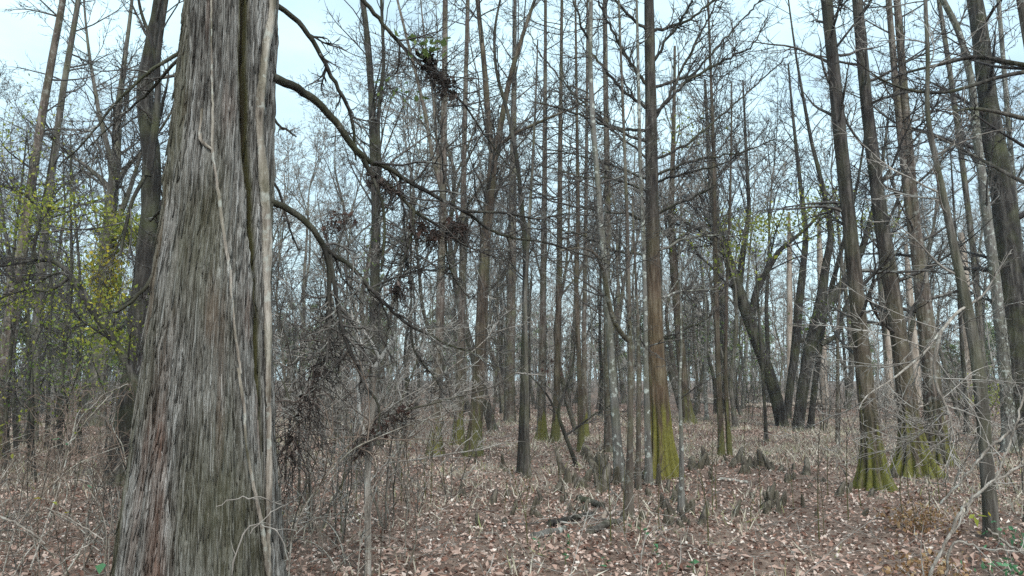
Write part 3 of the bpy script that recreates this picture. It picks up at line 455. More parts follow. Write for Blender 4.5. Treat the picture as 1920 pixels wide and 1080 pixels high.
def big_tree():
    zc = np.concatenate([np.linspace(bzs[0], 4.5, 370), np.linspace(4.6, 6.4, 24)]); th = np.concatenate([np.linspace(-math.pi * 1.08, math.pi * .08, 400, endpoint=False), np.linspace(math.pi * .08, math.pi * .92, 60, endpoint=False)]); S = len(th)
    Z, TH = np.meshgrid(zc, th, indexing='ij'); r, mo, ba = bark_rad(TH, Z); c = bcen(Z)
    V = c + np.stack([np.cos(TH) * r, np.sin(TH) * r, 0 * r], -1)
    base = np.array([cen[1][0], BD, 0.])
    root = thing('big_tree', base, 'huge shaggy grey trunk with peeling bark strips filling the near foreground', 'tree')
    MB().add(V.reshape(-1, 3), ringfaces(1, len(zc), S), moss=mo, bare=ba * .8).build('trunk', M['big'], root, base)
    # peeling strips of bark
    n = 1900; zs = rng.uniform(.05, 4.7, n) ; ths = rng.uniform(-math.pi * 1.05, .05, n); ln = rng.gamma(2.2, .12, n) + .05; wd = rng.uniform(.004, .010, n)
    low = rng.random(n) < .25; zs[low] = rng.uniform(.05, 2., low.sum()); ths[low] = rng.normal(-1.75, .3, low.sum())
    big = np.argsort(-(ln * wd * (np.sin(-ths) > .15)))[:280]; isb = np.zeros(n, bool); isb[big] = True
    kk = np.linspace(0, 1, 5); lift0 = rng.uniform(0, .010, n) * (rng.random(n) < .4); lift1 = rng.uniform(.002, .018, n) * (rng.random(n) < .5); lean = rng.normal(0, .02, n)
    z = zs[:, None] + (kk[None] - .5) * ln[:, None]; R0, mo, ba = bark_rad(ths[:, None] + 0 * z, z)
    lift = .0025 + lift0[:, None] * (kk[None]) ** 3 + lift1[:, None] * (1 - kk[None]) ** 3
    prof = np.array([.45, 1, 1.05, .9, .3])[None] * wd[:, None] * .5 * rng.uniform(.8, 1.2, (n, 5))
    tc = ths[:, None] + lean[:, None] * (kk[None] - .5) + rng.normal(0, .005, (n, 5))
    def pt(dt, dr):
        a = tc + dt / R0; rr = R0 + dr; c = bcen(z); return c + np.stack([np.cos(a) * rr, np.sin(a) * rr, 0 * rr], -1)
    Vs = np.stack([pt(-prof, lift), pt(prof, lift * 1.0 + .002), pt(-prof * .8, lift - .007), pt(prof * .8, lift - .007)], 2)     # n,5,4,3
    q = []
    for k in range(4):
        a = k * 4; b_ = a + 4; q += [[a, a + 1, b_ + 1, b_], [a + 1, a + 3, b_ + 3, b_ + 1], [a + 2, a, b_, b_ + 2], [a + 3, a + 2, b_ + 2, b_ + 3]]
    q += [[0, 2, 3, 1], [16, 17, 19, 18]]; q = np.array(q)
    rest = np.where(~isb)[0]; tone = rng.random(n)
    at = lambda a, ii: np.repeat(a[ii].reshape(-1), 4)
    o = MB().add(Vs[rest].reshape(-1, 3), ((np.arange(len(rest)) * 20)[:, None, None] + q[None]).reshape(-1, 4), moss=at(mo * .9, rest), bare=at(ba * .7, rest)).build('bark_flakes', M['strip'], root, base)
    o['kind'] = 'stuff'
    for i in big: MB().add(Vs[i].reshape(-1, 3), q, moss=at(mo * .9, [i]), bare=at(ba * .6, [i])).build('bark_strip', M['strip'], root, base)
    # limbs
    def limb(pts, D0, D1, mat='dark', subs=(), tw=20, twl=.3, tm='twig', leafc=None, n3=8, up=.0):
        n_ = len(pts); P = np.array([px(x, y, D0 + (D1 - D0) * k / (n_ - 1)) for k, (x, y, wd) in enumerate(pts)]); Rr = np.array([rpx(wd, D0) for *_, wd in pts])
        Q, q_ = resample(P, Rr, .05, smooth=1); Q[2:] += rng.normal(size=(len(Q) - 2, 3)) * .003
        lb = MB().add(*tubes(Q, q_, 9)).build('limb', M[mat], root, base)
        mb = MB(); sets = [(Q, q_)]
        for sp, da, db in subs:
            P = np.array([px(x, y, da + (db - da) * k / (len(sp) - 1)) for k, (x, y, wd) in enumerate(sp)]); Rr = np.array([rpx(wd, da) for *_, wd in sp]); Q, q_ = resample(P, Rr, .05, smooth=1)
            MB().add(*tubes(Q, q_, 7)).build('side_limb', M[mat], lb, base); sets.append((Q, q_))
        for Q, q_ in sets:
            a, ra = grow(Q[None], q_[None], tw, .25, 1, 48, 18, twl, 8, .16, up, .5, .0018, dec=.3); c, rc = grow(a, ra, n3, .15, 1, 45, 18, .45, 5, .2, up, .6, .0015); e, re_ = grow(c, rc, 2, .3, 1, 45, 18, .5, 3, .2, up, .6, .0013)
            mb.add(*tubes(a, ra, 4)).add(*tubes(c, rc, 3)).add(*tubes(e, re_, 3))
        mb.build('twigs', M[tm], lb, base)
        return lb
    limb([(500, 140, 20), (530, 152, 18), (565, 168, 17), (600, 195, 16), (635, 235, 15), (665, 280, 14), (685, 300, 13), (725, 312, 11), (780, 350, 10), (825, 372, 9), (880, 402, 8), (915, 430, 7), (950, 445, 6), (1030, 455, 5), (1100, 480, 4), (1140, 490, 3)], 5.0, 6.6, subs=[
        ([(680, 298, 10), (700, 335, 9), (740, 355, 8), (780, 400, 7), (810, 415, 6), (840, 440, 5), (870, 460, 4), (950, 490, 3)], 5.5, 6.), ([(700, 335, 7), (718, 380, 6), (722, 430, 5), (715, 510, 4)], 5.5, 5.5),
        ([(776, 395, 6), (773, 440, 5), (757, 490, 4), (745, 535, 3)], 5.7, 5.6), ([(870, 396, 6), (950, 399, 5), (1010, 412, 4), (1060, 400, 3), (1120, 405, 2)], 6., 6.6), ([(835, 440, 5), (838, 480, 4), (848, 520, 3), (880, 560, 2)], 5.8, 6)])
    limb([(495, -5, 12), (525, 14, 11), (560, 40, 11), (590, 80, 10), (615, 130, 9), (645, 185, 8), (660, 220, 8), (665, 265, 6), (668, 300, 4)], 5.0, 5.6, tw=12)
    limb([(640, -60, 9), (680, 0, 9), (740, 72, 8), (780, 112, 7), (820, 152, 6), (870, 192, 5), (900, 240, 4), (930, 282, 3), (970, 330, 2)], 5.6, 6.4, tw=14)
    limb([(490, 372, 15), (512, 378, 14), (545, 392, 13), (580, 420, 13), (600, 450, 12), (612, 472, 11), (650, 490, 9), (680, 525, 8), (695, 545, 8), (728, 575, 7), (770, 614, 7), (800, 625, 5), (850, 650, 4), (890, 662, 3), (930, 690, 2)], 5.0, 5.7, tm='twig', subs=[
        ([(606, 460, 11), (618, 500, 10), (617, 550, 9), (618, 620, 8), (612, 680, 6)], 5.2, 5.2), ([(618, 478, 9), (627, 535, 9), (640, 612, 8), (660, 668, 7), (680, 708, 7), (685, 730, 6), (703, 740, 5), (714, 775, 4), (705, 820, 3)], 5.2, 5.2),
        ([(770, 614, 5), (775, 660, 4), (810, 700, 3), (830, 735, 2)], 5.5, 5.6), ([(690, 542, 5), (740, 520, 4), (790, 505, 3), (850, 470, 2)], 5.4, 5.9)])
    limb([(352, 92, 9), (330, 103, 8), (300, 120, 7), (260, 150, 6), (210, 200, 5), (165, 260, 4), (110, 312, 3)], 4.9, 4.9, tw=16, twl=.4)
    limb([(350, 100, 8), (325, 118, 7), (290, 162, 6), (235, 212, 4), (170, 272, 3)], 5.0, 5.3, tw=12, twl=.4)
    limb([(330, 368, 9), (318, 378, 8), (300, 396, 7), (280, 415, 5)], 5.1, 5.4, tw=5)
    limb([(318, 412, 9), (305, 442, 9), (296, 480, 9), (288, 515, 8), (268, 548, 7), (240, 572, 6), (216, 586, 6)], 5.0, 4.8, tw=3, n3=3)
    limb([(505, 205, 6), (520, 235, 5), (535, 240, 5), (555, 255, 3)], 5.1, 5.1, tw=3, n3=3); limb([(505, 330, 5), (525, 360, 5), (540, 420, 4), (560, 470, 3)], 5.2, 5.3, tw=6)
big_tree()

def on_trunk(x, y, off=.01):                                        # front surface point of the huge trunk seen at a pixel
    p = px(x, y, BD - .2); z = np.array([p[2]])
    for _ in range(6):
        c = bcen(z)[0]; dx = p[0] - c[0]; r = float(bark_rad(np.array([-math.pi / 2]), z)[0][0]); dx = np.clip(dx, -.97 * r, .97 * r); th = -math.acos(dx / r); r = float(bark_rad(np.array([th]), z)[0][0]); yv = c[1] + math.sin(th) * r
        p = px(x, y, yv); z = np.array([p[2]])
    c = bcen(z)[0]; return c + np.array([math.cos(th) * (r + off), math.sin(th) * (r + off), 0])
def creeper(pts, label, mat='vine', off=.012, D=None):
    P = np.array([on_trunk(x, y, off) for x, y, w_ in pts]); Rr = np.array([rpx(w_, BD) for *_, w_ in pts]); Q, q = resample(P, Rr, .03, kmax=220, smooth=1)
    Q += rng.normal(size=Q.shape) * .0015; b0 = Q[-1] if Q[-1][2] < Q[0][2] else Q[0]
    root = thing('climbing_vine', b0, label, 'vine'); MB().add(*trunk_tube(Q, q * (1 + .22 * np.sin(np.arange(len(q)) * .31) * np.sin(np.arange(len(q)) * .083 + 1)), 12, (0, .2, 5), 77, -50, .2)).build('stem', M[mat], root, b0); return root
creeper([(505, -90, 16), (499, 30, 18), (492, 100, 16), (484, 180, 15), (484, 240, 16), (492, 320, 15), (500, 420, 15), (507, 490, 18), (506, 530, 14), (503, 600, 12), (502, 750, 11), (503, 900, 11), (505, 1080, 11), (508, 1165, 12)], 'thick pale climbing stem running up the dark cleft of the huge trunk', off=.03)
creeper([(400, -60, 4), (397, 80, 4), (399, 200, 4), (398, 290, 5), (412, 370, 6), (420, 440, 5), (432, 520, 6), (440, 600, 5), (452, 700, 4)], 'thin tan vine winding down the face of the huge trunk')
creeper([(379, 205, 5), (377, 240, 5), (378, 262, 5), (390, 274, 5), (398, 282, 4)], 'short hooked root vine on the upper face of the huge trunk')
creeper([(448, 690, 5), (452, 760, 5), (462, 840, 6), (470, 900, 6), (485, 980, 7), (500, 1060, 8), (512, 1165, 8)], 'pale woody vine slanting across the lower face of the huge trunk', off=.03)

# ------------------------------------------------------------------ hanging dead vine clumps and sprays
def clump(label, pts, D, n, spread, ln=.35, mat='wrack', leaves=0, leafmat='redleaf', lsize=.06):
    P = np.array([px(x, y, D) for x, y in pts]); Q, _ = resample(P, np.ones(len(P)), .03, kmin=4, smooth=1); base = Q[np.argmin(Q[:, 2])]
    root = thing('debris_clump', base, label, 'debris', 'dead vine clumps')
    i = rng.integers(0, len(Q), n); p0 = Q[i] + rng.normal(size=(n, 3)) * spread; d = norm(rng.normal(size=(n, 3)) + np.array([0, 0, -.9])); out = [p0]
    for k in range(5): out.append(out[-1] + d * (ln * rng.uniform(.1, .3, (n, 1)))); d = norm(d + rng.normal(size=(n, 3)) * .45 + np.array([0, 0, -.1]))
    MB().add(*tubes(np.stack(out, 1), np.full((n, 6), 1.) * rng.uniform(.0012, .0035, (n, 1)), 3)).build('tangled_stems', M[mat], root, base)
    m_ = leaves or n // 3; j = rng.integers(0, len(Q), m_)
    MB().add(*scatter(Q[j] + rng.normal(size=(m_, 3)) * spread * 1.1, rng.uniform(.5, 1.3, m_) * lsize, 1.)).build('dead_leaves', M[leafmat], root, base)
clump('long dark shaggy mass of dead vines hanging beside the huge trunk', [(615, 640), (602, 690), (580, 735), (562, 775), (550, 830), (540, 870)], 5.3, 210, .034, .36, leaves=45, leafmat='wrack')
clump('dark clot of dead vine where the long arching bough forks', [(700, 335), (730, 350), (750, 360)], 5.55, 120, .025, .12, leafmat='wrack')
clump('reddish brown clump of dead leaves midway along the arching bough', [(780, 425), (800, 435), (820, 440)], 5.7, 150, .03, .14)
clump('rust brown tuft caught near the end of the fork of the arching bough', [(845, 425), (862, 420), (868, 440)], 5.8, 130, .03, .13)
clump('small black clot hanging under the lower bough', [(735, 545), (755, 545)], 5.4, 80, .022, .1, leafmat='wrack')
clump('red-brown dead spray snagged on the whitish sapling', [(760, 770), (730, 785), (712, 795), (690, 815), (675, 850)], 6.1, 150, .028, .12)
clump('reddish dead leaf spray dangling between the huge trunk and the vine-wrapped trunk', [(615, 430), (640, 410), (655, 405)], 6.5, 90, .04, .12)
clump('dark clump of vine leaves high in the thin bough, green sprigs above', [(790, 110), (805, 125), (825, 150), (850, 175)], 5.9, 150, .045, .15, leaves=110, leafmat='wrack', lsize=.07)
def leafspray(label, spots, D, mat, size, n, name='leafy_vine'):
    P = np.array([px(x, y, D) for x, y in spots]); base = P[np.argmin(P[:, 2])]; root = thing(name, base, label, 'vine')
    Q, q = resample(P, np.full(len(P), .004), .03, smooth=1); MB().add(*tubes(Q, q, 4)).build('stem', M['twigdark'], root, base)
    for k in range(n):
        c = Q[rng.integers(0, len(Q))] + rng.normal(size=3) * .06; MB().add(*scatter(c[None], size * rng.uniform(.7, 1.3), .9)).build('leaf', M[mat], root, base)
leafspray('green leafed vine sprig above the dark high clump', [(760, 60), (785, 85), (810, 100), (830, 95)], 5.8, 'green', .08, 26)
leafspray('loose green leaves trailing from the thin bough near the vine-wrapped trunk', [(720, 150), (735, 170), (755, 175), (780, 190)], 6., 'green', .05, 24)
# whitish sapling in the middle
def sapling_white():
    D = 6.25; root = T_('sapling', 'whitish forked sapling with smooth lower stem, wrapped in dead sprays', 'sapling', [(690, 1090, 13), (690, 980, 12), (688, 880, 12), (692, 840, 14), (700, 780, 13), (702, 720, 12), (700, 690, 11)], 'whitestem', D=D, flare=(.15, .1, 5), ext=0, S=12,
       stems=[dict(p=[(700, 694, 8), (690, 668, 7), (672, 640, 6), (662, 600, 4)], ext=.2, mat='white'), dict(p=[(701, 692, 9), (715, 668, 8), (735, 642, 7), (755, 612, 5), (770, 590, 3)], ext=.2, mat='white'), dict(p=[(711, 672, 6), (700, 645, 6), (678, 615, 4)], ext=.1, mat='white'),
              dict(p=[(693, 835, 8), (675, 800, 7), (672, 740, 6), (671, 690, 5), (668, 560, 3)], ext=.2, mat='white'), dict(p=[(714, 785, 4), (750, 770, 4), (820, 756, 4), (860, 741, 3.5), (905, 735, 3), (950, 715, 3), (990, 680, 2)], ext=0, mat='grey'), dict(p=[(695, 830, 4), (725, 800, 4), (770, 760, 3), (830, 700, 3), (900, 650, 2)], ext=.2)],
       crown=dict(n=10, L=.7, ang=50, n2=5, n3=4), zmin=1.2, twig='twigpale')
sapling_white()
# ------------------------------------------------------------------ more trees at the edges
T_('bare_tree', 'near tree whose long dark boughs reach in over the cypresses, leaning trunk', 'tree', [(2060, 1010, 40), (2035, 800, 36), (2005, 520, 32), (1970, 280, 29), (1935, 90, 26), (1912, -40, 24)], 'red', D=8.2, flare=(.4, .3, 7), crown=dict(HW, n=8, L=1.6), zmin=3.8, S=20, ext=3, twig='twigdark',
   stems=[dict(p=[(1940, 125, 9), (1880, 115, 9), (1825, 103, 8), (1770, 120, 7), (1710, 132, 5), (1640, 160, 3)], ext=0, mat='dark', dD=.6), dict(p=[(1950, 130, 9), (1880, 142, 8), (1825, 160, 7), (1775, 175, 6), (1710, 172, 5), (1650, 150, 3), (1600, 110, 2)], ext=0, mat='dark', dD=-.5),
          dict(p=[(1965, 232, 9), (1910, 220, 9), (1850, 205, 7), (1805, 200, 5), (1780, 215, 3)], ext=0, mat='grey', dD=.3), dict(p=[(1985, 370, 9), (1920, 343, 8), (1860, 310, 7), (1800, 278, 5), (1750, 252, 4), (1690, 240, 2)], ext=0, mat='grey', dD=1.)])
T_('bare_tree', 'crooked black tree bending out from behind the huge trunk into green leaves', 'tree', [(300, 915, 22), (275, 790, 19), (245, 690, 17), (205, 625, 15), (172, 580, 14), (140, 530, 11), (112, 488, 9), (70, 486, 7), (0, 500, 4)], 'dark', D=10.8, flare=(.3, .3, 6), crown=dict(HW, n=14, L=1.2), zmin=1.5, ext=0, twig='twigdark',
   stems=[dict(p=[(68, 487, 7), (60, 470, 7), (66, 446, 7), (78, 420, 6), (66, 380, 5), (30, 352, 4), (-20, 345, 3)], D=10.8, ext=0), dict(p=[(175, 582, 8), (160, 545, 7), (135, 520, 6), (108, 505, 5), (60, 540, 3)], D=10.8, ext=0), dict(p=[(130, 520, 6), (95, 550, 5), (50, 540, 4), (0, 560, 3)], D=10.8, ext=0)],
   leaves=[(175, 600, 420, .4, .32, .06, 'leafy'), (205, 640, 320, .24, .15, .06, 'leafy'), (95, 385, 620, .34, .2, .058, 'leafy'), (20, 430, 420, .3, .25, .058, 'leafy'), (45, 555, 300, .28, .15, .058, 'leafy'), (20, 270, 260, .4, .4, .055, 'leafy'), (130, 690, 340, .6, .3, .05, 'green')])

# ------------------------------------------------------------------ repeated kinds: one of each, then copies
def kind_mesh(parts):                      # [(part name, MB, material)] -> [(part name, mesh)]
    return [(nm, mb.mesh(nm, M[mt])) for nm, mb, mt in parts]
def place(name, parts, loc, rz, sca, label, cat, group, tilt=(0, 0)):
    r = thing(name, loc, label, cat, group); r.rotation_euler = (tilt[0], tilt[1], rz); r.scale = (sca,) * 3 if np.isscalar(sca) else sca
    for nm, me in parts: link(nm, me, r)
    return r
def free_tree(kind, seed, H):
    r = np.random.default_rng(seed); n = 8; z = np.linspace(-.3, H, n); P = np.stack([np.cumsum(r.normal(0, .02, n)) * H, np.cumsum(r.normal(0, .02, n)) * H, z], 1); r0 = r.uniform(.10, .17) * H / 16
    Rr = r0 * .78 * np.linspace(1.15, .0, n) ** 1.4 + .006; Q, q = resample(P, Rr, .3); mb = MB().add(*trunk_tube(Q, q, 9, (.35, .3, 7), seed, 0, .1)); c = MB()
    if kind == 'cy': add_crown(c, crown_arrays(Q, q, 45, n=46, L=2.6, ang=68, up=.03, n2=6, n3=4, t0=.25, n4=2, dec=.6))
    else:
        st, sr = grow(Q[None], q[None], 5, .35, .75, 26, 8, 7., 10, .1, .05, .65, .009, rel=False, dec=.3); mb.add(*tubes(st, sr, 6))
        add_crown(c, crown_arrays(np.concatenate([st]), sr, 45, n=8, L=2.9, ang=40, up=.04, n2=6, n3=4, t0=.15, n4=2)); add_crown(c, crown_arrays(Q, q, 45, n=10, L=3, ang=50, n2=6, n3=4, t0=.35, n4=2))
    return mb, c
libs = []; LT = {}
for k in range(8):
    kd = 'cy' if k % 3 == 0 else 'hw'; H = [15, 17, 19][k % 3]; tr, cr_ = free_tree(kd, 300 + k, H)
    libs.append((H, kind_mesh([('trunk', tr, ['plain', 'grey', 'plain', 'dark', 'lichen', 'dark', 'plain', 'grey', 'dark'][k]), ('crown', cr_, ['twig', 'twigpale', 'twig'][k % 3])]))); LT[id(libs[-1][1])] = (['brown', 'grey', 'brown', 'dark', 'lichen-spotted', 'dark', 'brown', 'grey', 'dark'][k], ['straight single-stemmed', 'forked'][kd == 'hw'])
def density(x): return np.interp(x, [-200, 0, 350, 520, 900, 1300, 1420, 1560, 1750, 1920, 2100], [.9, .9, .9, .9, 1, 1, .75, .7, .8, .85, .7])
cnt = 0
while cnt < 265:
    D = (math.sqrt(rng.uniform(36 ** 2, 85 ** 2)) if rng.random() < .74 else rng.uniform(20, 40)) if cnt < 165 else (rng.uniform(30, 60) if cnt < 215 else rng.uniform(58, 105))
    x = rng.uniform(-160, 2080)
    if rng.random() > density(x): continue
    if 1380 < x < 1960 and D < 40 and rng.random() < .8: continue
    X = (x - 960) / FPX * D; H, parts = libs[rng.integers(0, len(libs))]; s = rng.uniform(.6, 1.05) * (1.05 if D > 45 else .8)
    near = D < 42
    tone, form = LT[id(parts)]
    place('background_tree', parts, (X, D, float(gz(X, D))), rng.uniform(0, 6.28), (s * rng.uniform(.85, 1.2), s * rng.uniform(.85, 1.2), s), f'{tone} {form} bare tree standing in the middle wood' if near else f'distant {tone} {form} bare tree in the far wood', 'tree', 'slim trees of the middle wood' if near else 'distant bare trees', (rng.normal(0, .035), rng.normal(0, .035))); cnt += 1

for k, (x, D, s) in enumerate([(1270, 40, 1.), (1320, 44, 1.05), (1375, 41, .95), (1425, 46, 1.1), (1598, 42, 1.1), (1660, 45, 1.15), (1730, 40, 1.1), (1800, 44, 1.15), (1870, 41, 1.1), (570, 36, .9), (640, 40, 1.), (755, 38, 1.), (800, 43, 1.05), (850, 38, .95), (1000, 41, .9), (1060, 45, 1.05), (1120, 42, 1.), (1180, 47, 1.05), (60, 36, .9), (150, 40, 1.), (230, 38, 1.)]):
    H, parts = libs[[1, 2, 4, 5, 7][k % 5]]; tone, form = LT[id(parts)]; X = (x - 960) / FPX * D
    place('background_tree', parts, (X, D, float(gz(X, D))), k * 1.37, (s * 1.1, s * 1.1, s), f'{tone} {form} bare tree with a full twiggy crown behind the middle wood', 'tree', 'twiggy crowned trees behind the middle wood', (rng.normal(0, .03), rng.normal(0, .03)))
# evergreens far back
def evergreen(seed, H):
    r = np.random.default_rng(seed); Q, q = resample(np.array([[0, 0, -.2], [.1, 0, H * .5], [0, .1, H]]), np.array([.16, .1, .03]), .4); a, ra = grow(Q[None], q[None], 34, .3, .98, 72, 12, 2.4, 6, .12, .02, .4, .012, rel=False, dec=.7)
    b_, rb = grow(a, ra, 5, .3, 1, 45, 12, .4, 4, .15, .02, .5, .008); pts = np.concatenate([a[:, 2:].reshape(-1, 3), b_.reshape(-1, 3)]); pts = np.repeat(pts, 5, 0) + rng.normal(size=(len(pts) * 5, 3)) * .16
    return MB().add(*trunk_tube(Q, q, 8, (.3, .3, 6), seed, 0)), MB().add(*tubes(a, ra, 4)).add(*tubes(b_, rb, 3)), MB().add(*scatter(pts, rng.uniform(.14, .3, len(pts)), .9))
ev = [kind_mesh([('trunk', a, 'brown'), ('branches', b_, 'twig'), ('foliage', c, 'green')]) for a, b_, c in (evergreen(1, 11), evergreen(2, 8))]
for k, (x, D, s) in enumerate([(60, 52, 1.2), (130, 60, 1.2), (-60, 48, 1.1), (240, 66, 1.1), (590, 72, .8), (1780, 70, .6)] + [(rng.uniform(-150, 2070), rng.uniform(85, 150), rng.uniform(.8, 1.35)) for _ in range(70)]):
    X = (x - 960) / FPX * D; place('evergreen_tree', ev[k % 2], (X, D, float(gz(X, D))), k * 1.3, s, 'dull green evergreen glimpsed through the far bare trees', 'tree', 'far evergreens')

# shrubs
def shrub(seed, H, n, leaf=0):
    a = rng.uniform(0, 6.28, n); tl = rng.uniform(.02, .35, n); P = [np.stack([np.cos(a) * .06, np.sin(a) * .06, np.full(n, -.08)], 1)]; d = norm(np.stack([np.cos(a) * tl, np.sin(a) * tl, np.ones(n)], 1)); ln = H * rng.uniform(.5, 1.1, n) / 8
    for k in range(8): P.append(P[-1] + d * ln[:, None]); d = norm(d + rng.normal(size=(n, 3)) * .1 + np.array([0, 0, .02]))
    P = np.stack(P, 1); Rr = np.linspace(1, .25, 9)[None] * rng.uniform(.006, .014, (n, 1)) * H / 2.5
    st = [MB().add(*tubes(P[k], Rr[k], 5)) for k in range(n)]
    b_, rb = grow(P, Rr, 9, .2, 1, 45, 15, .35, 6, .15, .04, .5, .0035, dec=.5); c, rc = grow(b_, rb, 5, .2, 1, 45, 15, .45, 4, .18, .02, .6, .003); tw = MB().add(*tubes(b_, rb, 3)).add(*tubes(c, rc, 3)); lf_ = None
    if leaf:
        e = c[:, 1:].reshape(-1, 3); e = e[rng.random(len(e)) < leaf]; lf_ = MB().add(*scatter(e + rng.normal(size=e.shape) * .03, rng.uniform(.05, .1, len(e)), .8))
    return st, tw, lf_
def shrub_kind(seed, H, n, mat, tmat, leaf=0, lmat='leafy'):
    st, tw, lf_ = shrub(seed, H, n, leaf); p = [('stem', s_, mat) for s_ in st] + [('twigs', tw, tmat)]
    if lf_: p.append(('foliage', lf_, lmat))
    return kind_mesh(p)
sk = [shrub_kind(1, 2.6, 4, 'dark', 'twig'), shrub_kind(2, 3.4, 3, 'grey', 'twigpale'), shrub_kind(3, 1.8, 6, 'brown', 'twig'), shrub_kind(4, 2.2, 5, 'grey', 'twigpale'), shrub_kind(5, 4.2, 3, 'dark', 'twig')]
cnt = 0
while cnt < 280:
    D = rng.uniform(13, 48) if cnt < 120 else (rng.uniform(28, 62) if cnt < 200 else rng.uniform(55, 90)); x = rng.uniform(-120, 2040)
    if rng.random() > np.interp(x, [-100, 300, 560, 800, 1000, 1300, 1500, 1900], [1, 1, 1, .6, .45, .45, .45, .8]) * (1 if D > 22 or x < 800 else .25): continue
    X = (x - 960) / FPX * D; si = rng.integers(0, 5); place('bare_shrub', sk[si], (X, D, float(gz(X, D))), rng.uniform(0, 6.28), rng.uniform(.6, 1.15) * (1 if cnt < 200 else 1.5), ['dark four-stemmed leafless shrub', 'tall pale-twigged leafless shrub', 'low brown leafless shrub of many stems', 'pale bushy leafless shrub', 'tall dark leafless shrub'][si] + ' in the understorey', 'shrub', 'bare understorey shrubs'); cnt += 1
lk = [shrub_kind(6, 3.4, 4, 'dark', 'twig', .35), shrub_kind(7, 2.8, 4, 'dark', 'twig', .3, 'green'), shrub_kind(8, 4.6, 3, 'dark', 'twig', .4)]
for k, (x, D, s, q) in enumerate([(-40, 11, 1, 0), (35, 14, 1., 1), (95, 12.5, .9, 2), (150, 16, 1.1, 0), (210, 18, 1.2, 2), (60, 19, 1.3, 2), (120, 22, 1.3, 1), (0, 24, 1.4, 2), (260, 24, 1.2, 0), (180, 28, 1.4, 1)]):
    X = (x - 960) / FPX * D; place('leafy_shrub', lk[q], (X, D, float(gz(X, D))), k * 2.1, s, 'small evergreen with sparse yellow-green leaves in the thicket by the huge trunk', 'shrub', 'leafy thicket shrubs')
for k, (x, D, s) in enumerate([(1400, 30, 1.), (1450, 34, 1.1), (1880, 30, .5), (1895, 32, .5), (590, 26, 1.), (640, 30, 1.)]):
    X = (x - 960) / FPX * D; place('leafy_shrub', lk[1], (X, D, float(gz(X, D))), k * 1.7, s, 'green-leaved shrub standing back under the bare trees', 'shrub', 'green shrubs under the bare trees')

for k, (x, D, s, q) in enumerate([(545, 7.2, .75, 3), (600, 8.2, .9, 1), (650, 7.6, .8, 3), (735, 8.4, .85, 1), (780, 9.5, .8, 3), (570, 10, 1., 1), (850, 10.5, .8, 3), (660, 11, 1., 1), (760, 12, .9, 1), (620, 13.5, 1., 4), (545, 12, 1.1, 4)]):
    X = (x - 960) / FPX * D; place('bare_shrub', sk[q], (X, D, float(gz(X, D))), k * 1.1, s, 'pale-twigged leafless bush tangled round the hanging dead vines' if q != 4 else 'tall dark leafless bush behind the hanging dead vines', 'shrub', 'tangled bushes by the huge trunk')
for k, (x, D, s, q) in enumerate([(1760, 12, .7, 1), (1820, 14, .8, 3), (1890, 11, .7, 1), (1690, 16, .8, 3), (1600, 15, .6, 1), (1900, 15, .9, 4), (1560, 19, .8, 1)]):
    X = (x - 960) / FPX * D; place('bare_shrub', sk[q], (X, D, float(gz(X, D))), k * 1.9, s, 'leafless bush between the green-footed cypresses', 'shrub', 'bushes among the cypresses')
# seedlings on the open floor
sd = []
for k in range(5):
    H = rng.uniform(.5, 1.3); P = np.array([[0, 0, -.05], [rng.normal(0, .03), 0, H * .4], [rng.normal(0, .06), rng.normal(0, .06), H]]); Q, q = resample(P, np.array([.006, .005, .002]), .08); a, ra = grow(Q[None], q[None], 6, .3, 1, 40, 12, .35, 5, .12, .03, .6, .0018)
    sd.append(kind_mesh([('stem', MB().add(*tubes(Q, q, 5)), 'brown'), ('twigs', MB().add(*tubes(a, ra, 3)), 'twig')]))
for k in range(110):
    y = 770 + 260 * rng.random() ** 1.3; D = gd(y); x = rng.uniform(520, 1950); X = (x - 960) / FPX * D
    place('seedling', sd[k % 5], (X, D, float(gz(X, D))), rng.uniform(0, 6.28), rng.uniform(.5, 1.3), 'thin bare seedling sticking up out of the fallen leaves', 'seedling', 'seedlings on the forest floor')

# cypress knees
def knee(seed, H, r0):
    r = np.random.default_rng(seed); K, S = 9, 12; t = 1 - (1 - np.linspace(0, 1, K)) ** 2.1; prof = r0 * (.4 * (1 - t) ** 2.5 + .9 * np.sqrt(np.maximum(1 - t ** 6, 0)) * (1 - .22 * t)); prof[-1] = .004; th = np.arange(S) * 2 * math.pi / S
    lob = 1 + .22 * np.cos(th * r.integers(3, 6) + r.uniform(0, 6)) [None] * (1 - t * .6)[:, None] + .07 * r.normal(size=(K, S)); lean = r.normal(0, .12, 2) * H
    V = np.stack([prof[:, None] * lob * np.cos(th) + (lean[0] * t)[:, None], prof[:, None] * lob * np.sin(th) + (lean[1] * t)[:, None], np.broadcast_to((t * H - .06)[:, None], (K, S)) + r.normal(0, .006, (K, S))], -1)
    return MB().add(V.reshape(-1, 3), ringfaces(1, K, S)).mesh('cypress_knee', M['knee'])
kn = [knee(50 + k, h, r) for k, (h, r) in enumerate([(.42, .055), (.34, .06), (.26, .05), (.5, .05), (.2, .045), (.3, .075), (.38, .045)])]
spots = []
def ks(n, x0, x1, y0, y1, s, lab='short woody knee scattered among the leaves of the open floor'): spots.extend((rng.uniform(x0, x1), rng.uniform(y0, y1), s * rng.uniform(.7, 1.15), lab) for _ in range(n))
KA = 'woody knee in the dense cluster by the bent-over sapling'; KB = 'woody knee in the row behind the mossy cypress, by the twinned thin trunks'; KC = 'woody knee in the dark clump out on the open leaves'; KD = 'woody knee at the foot of the mossy cypress'; KE = 'low woody knee beside the branch pile'
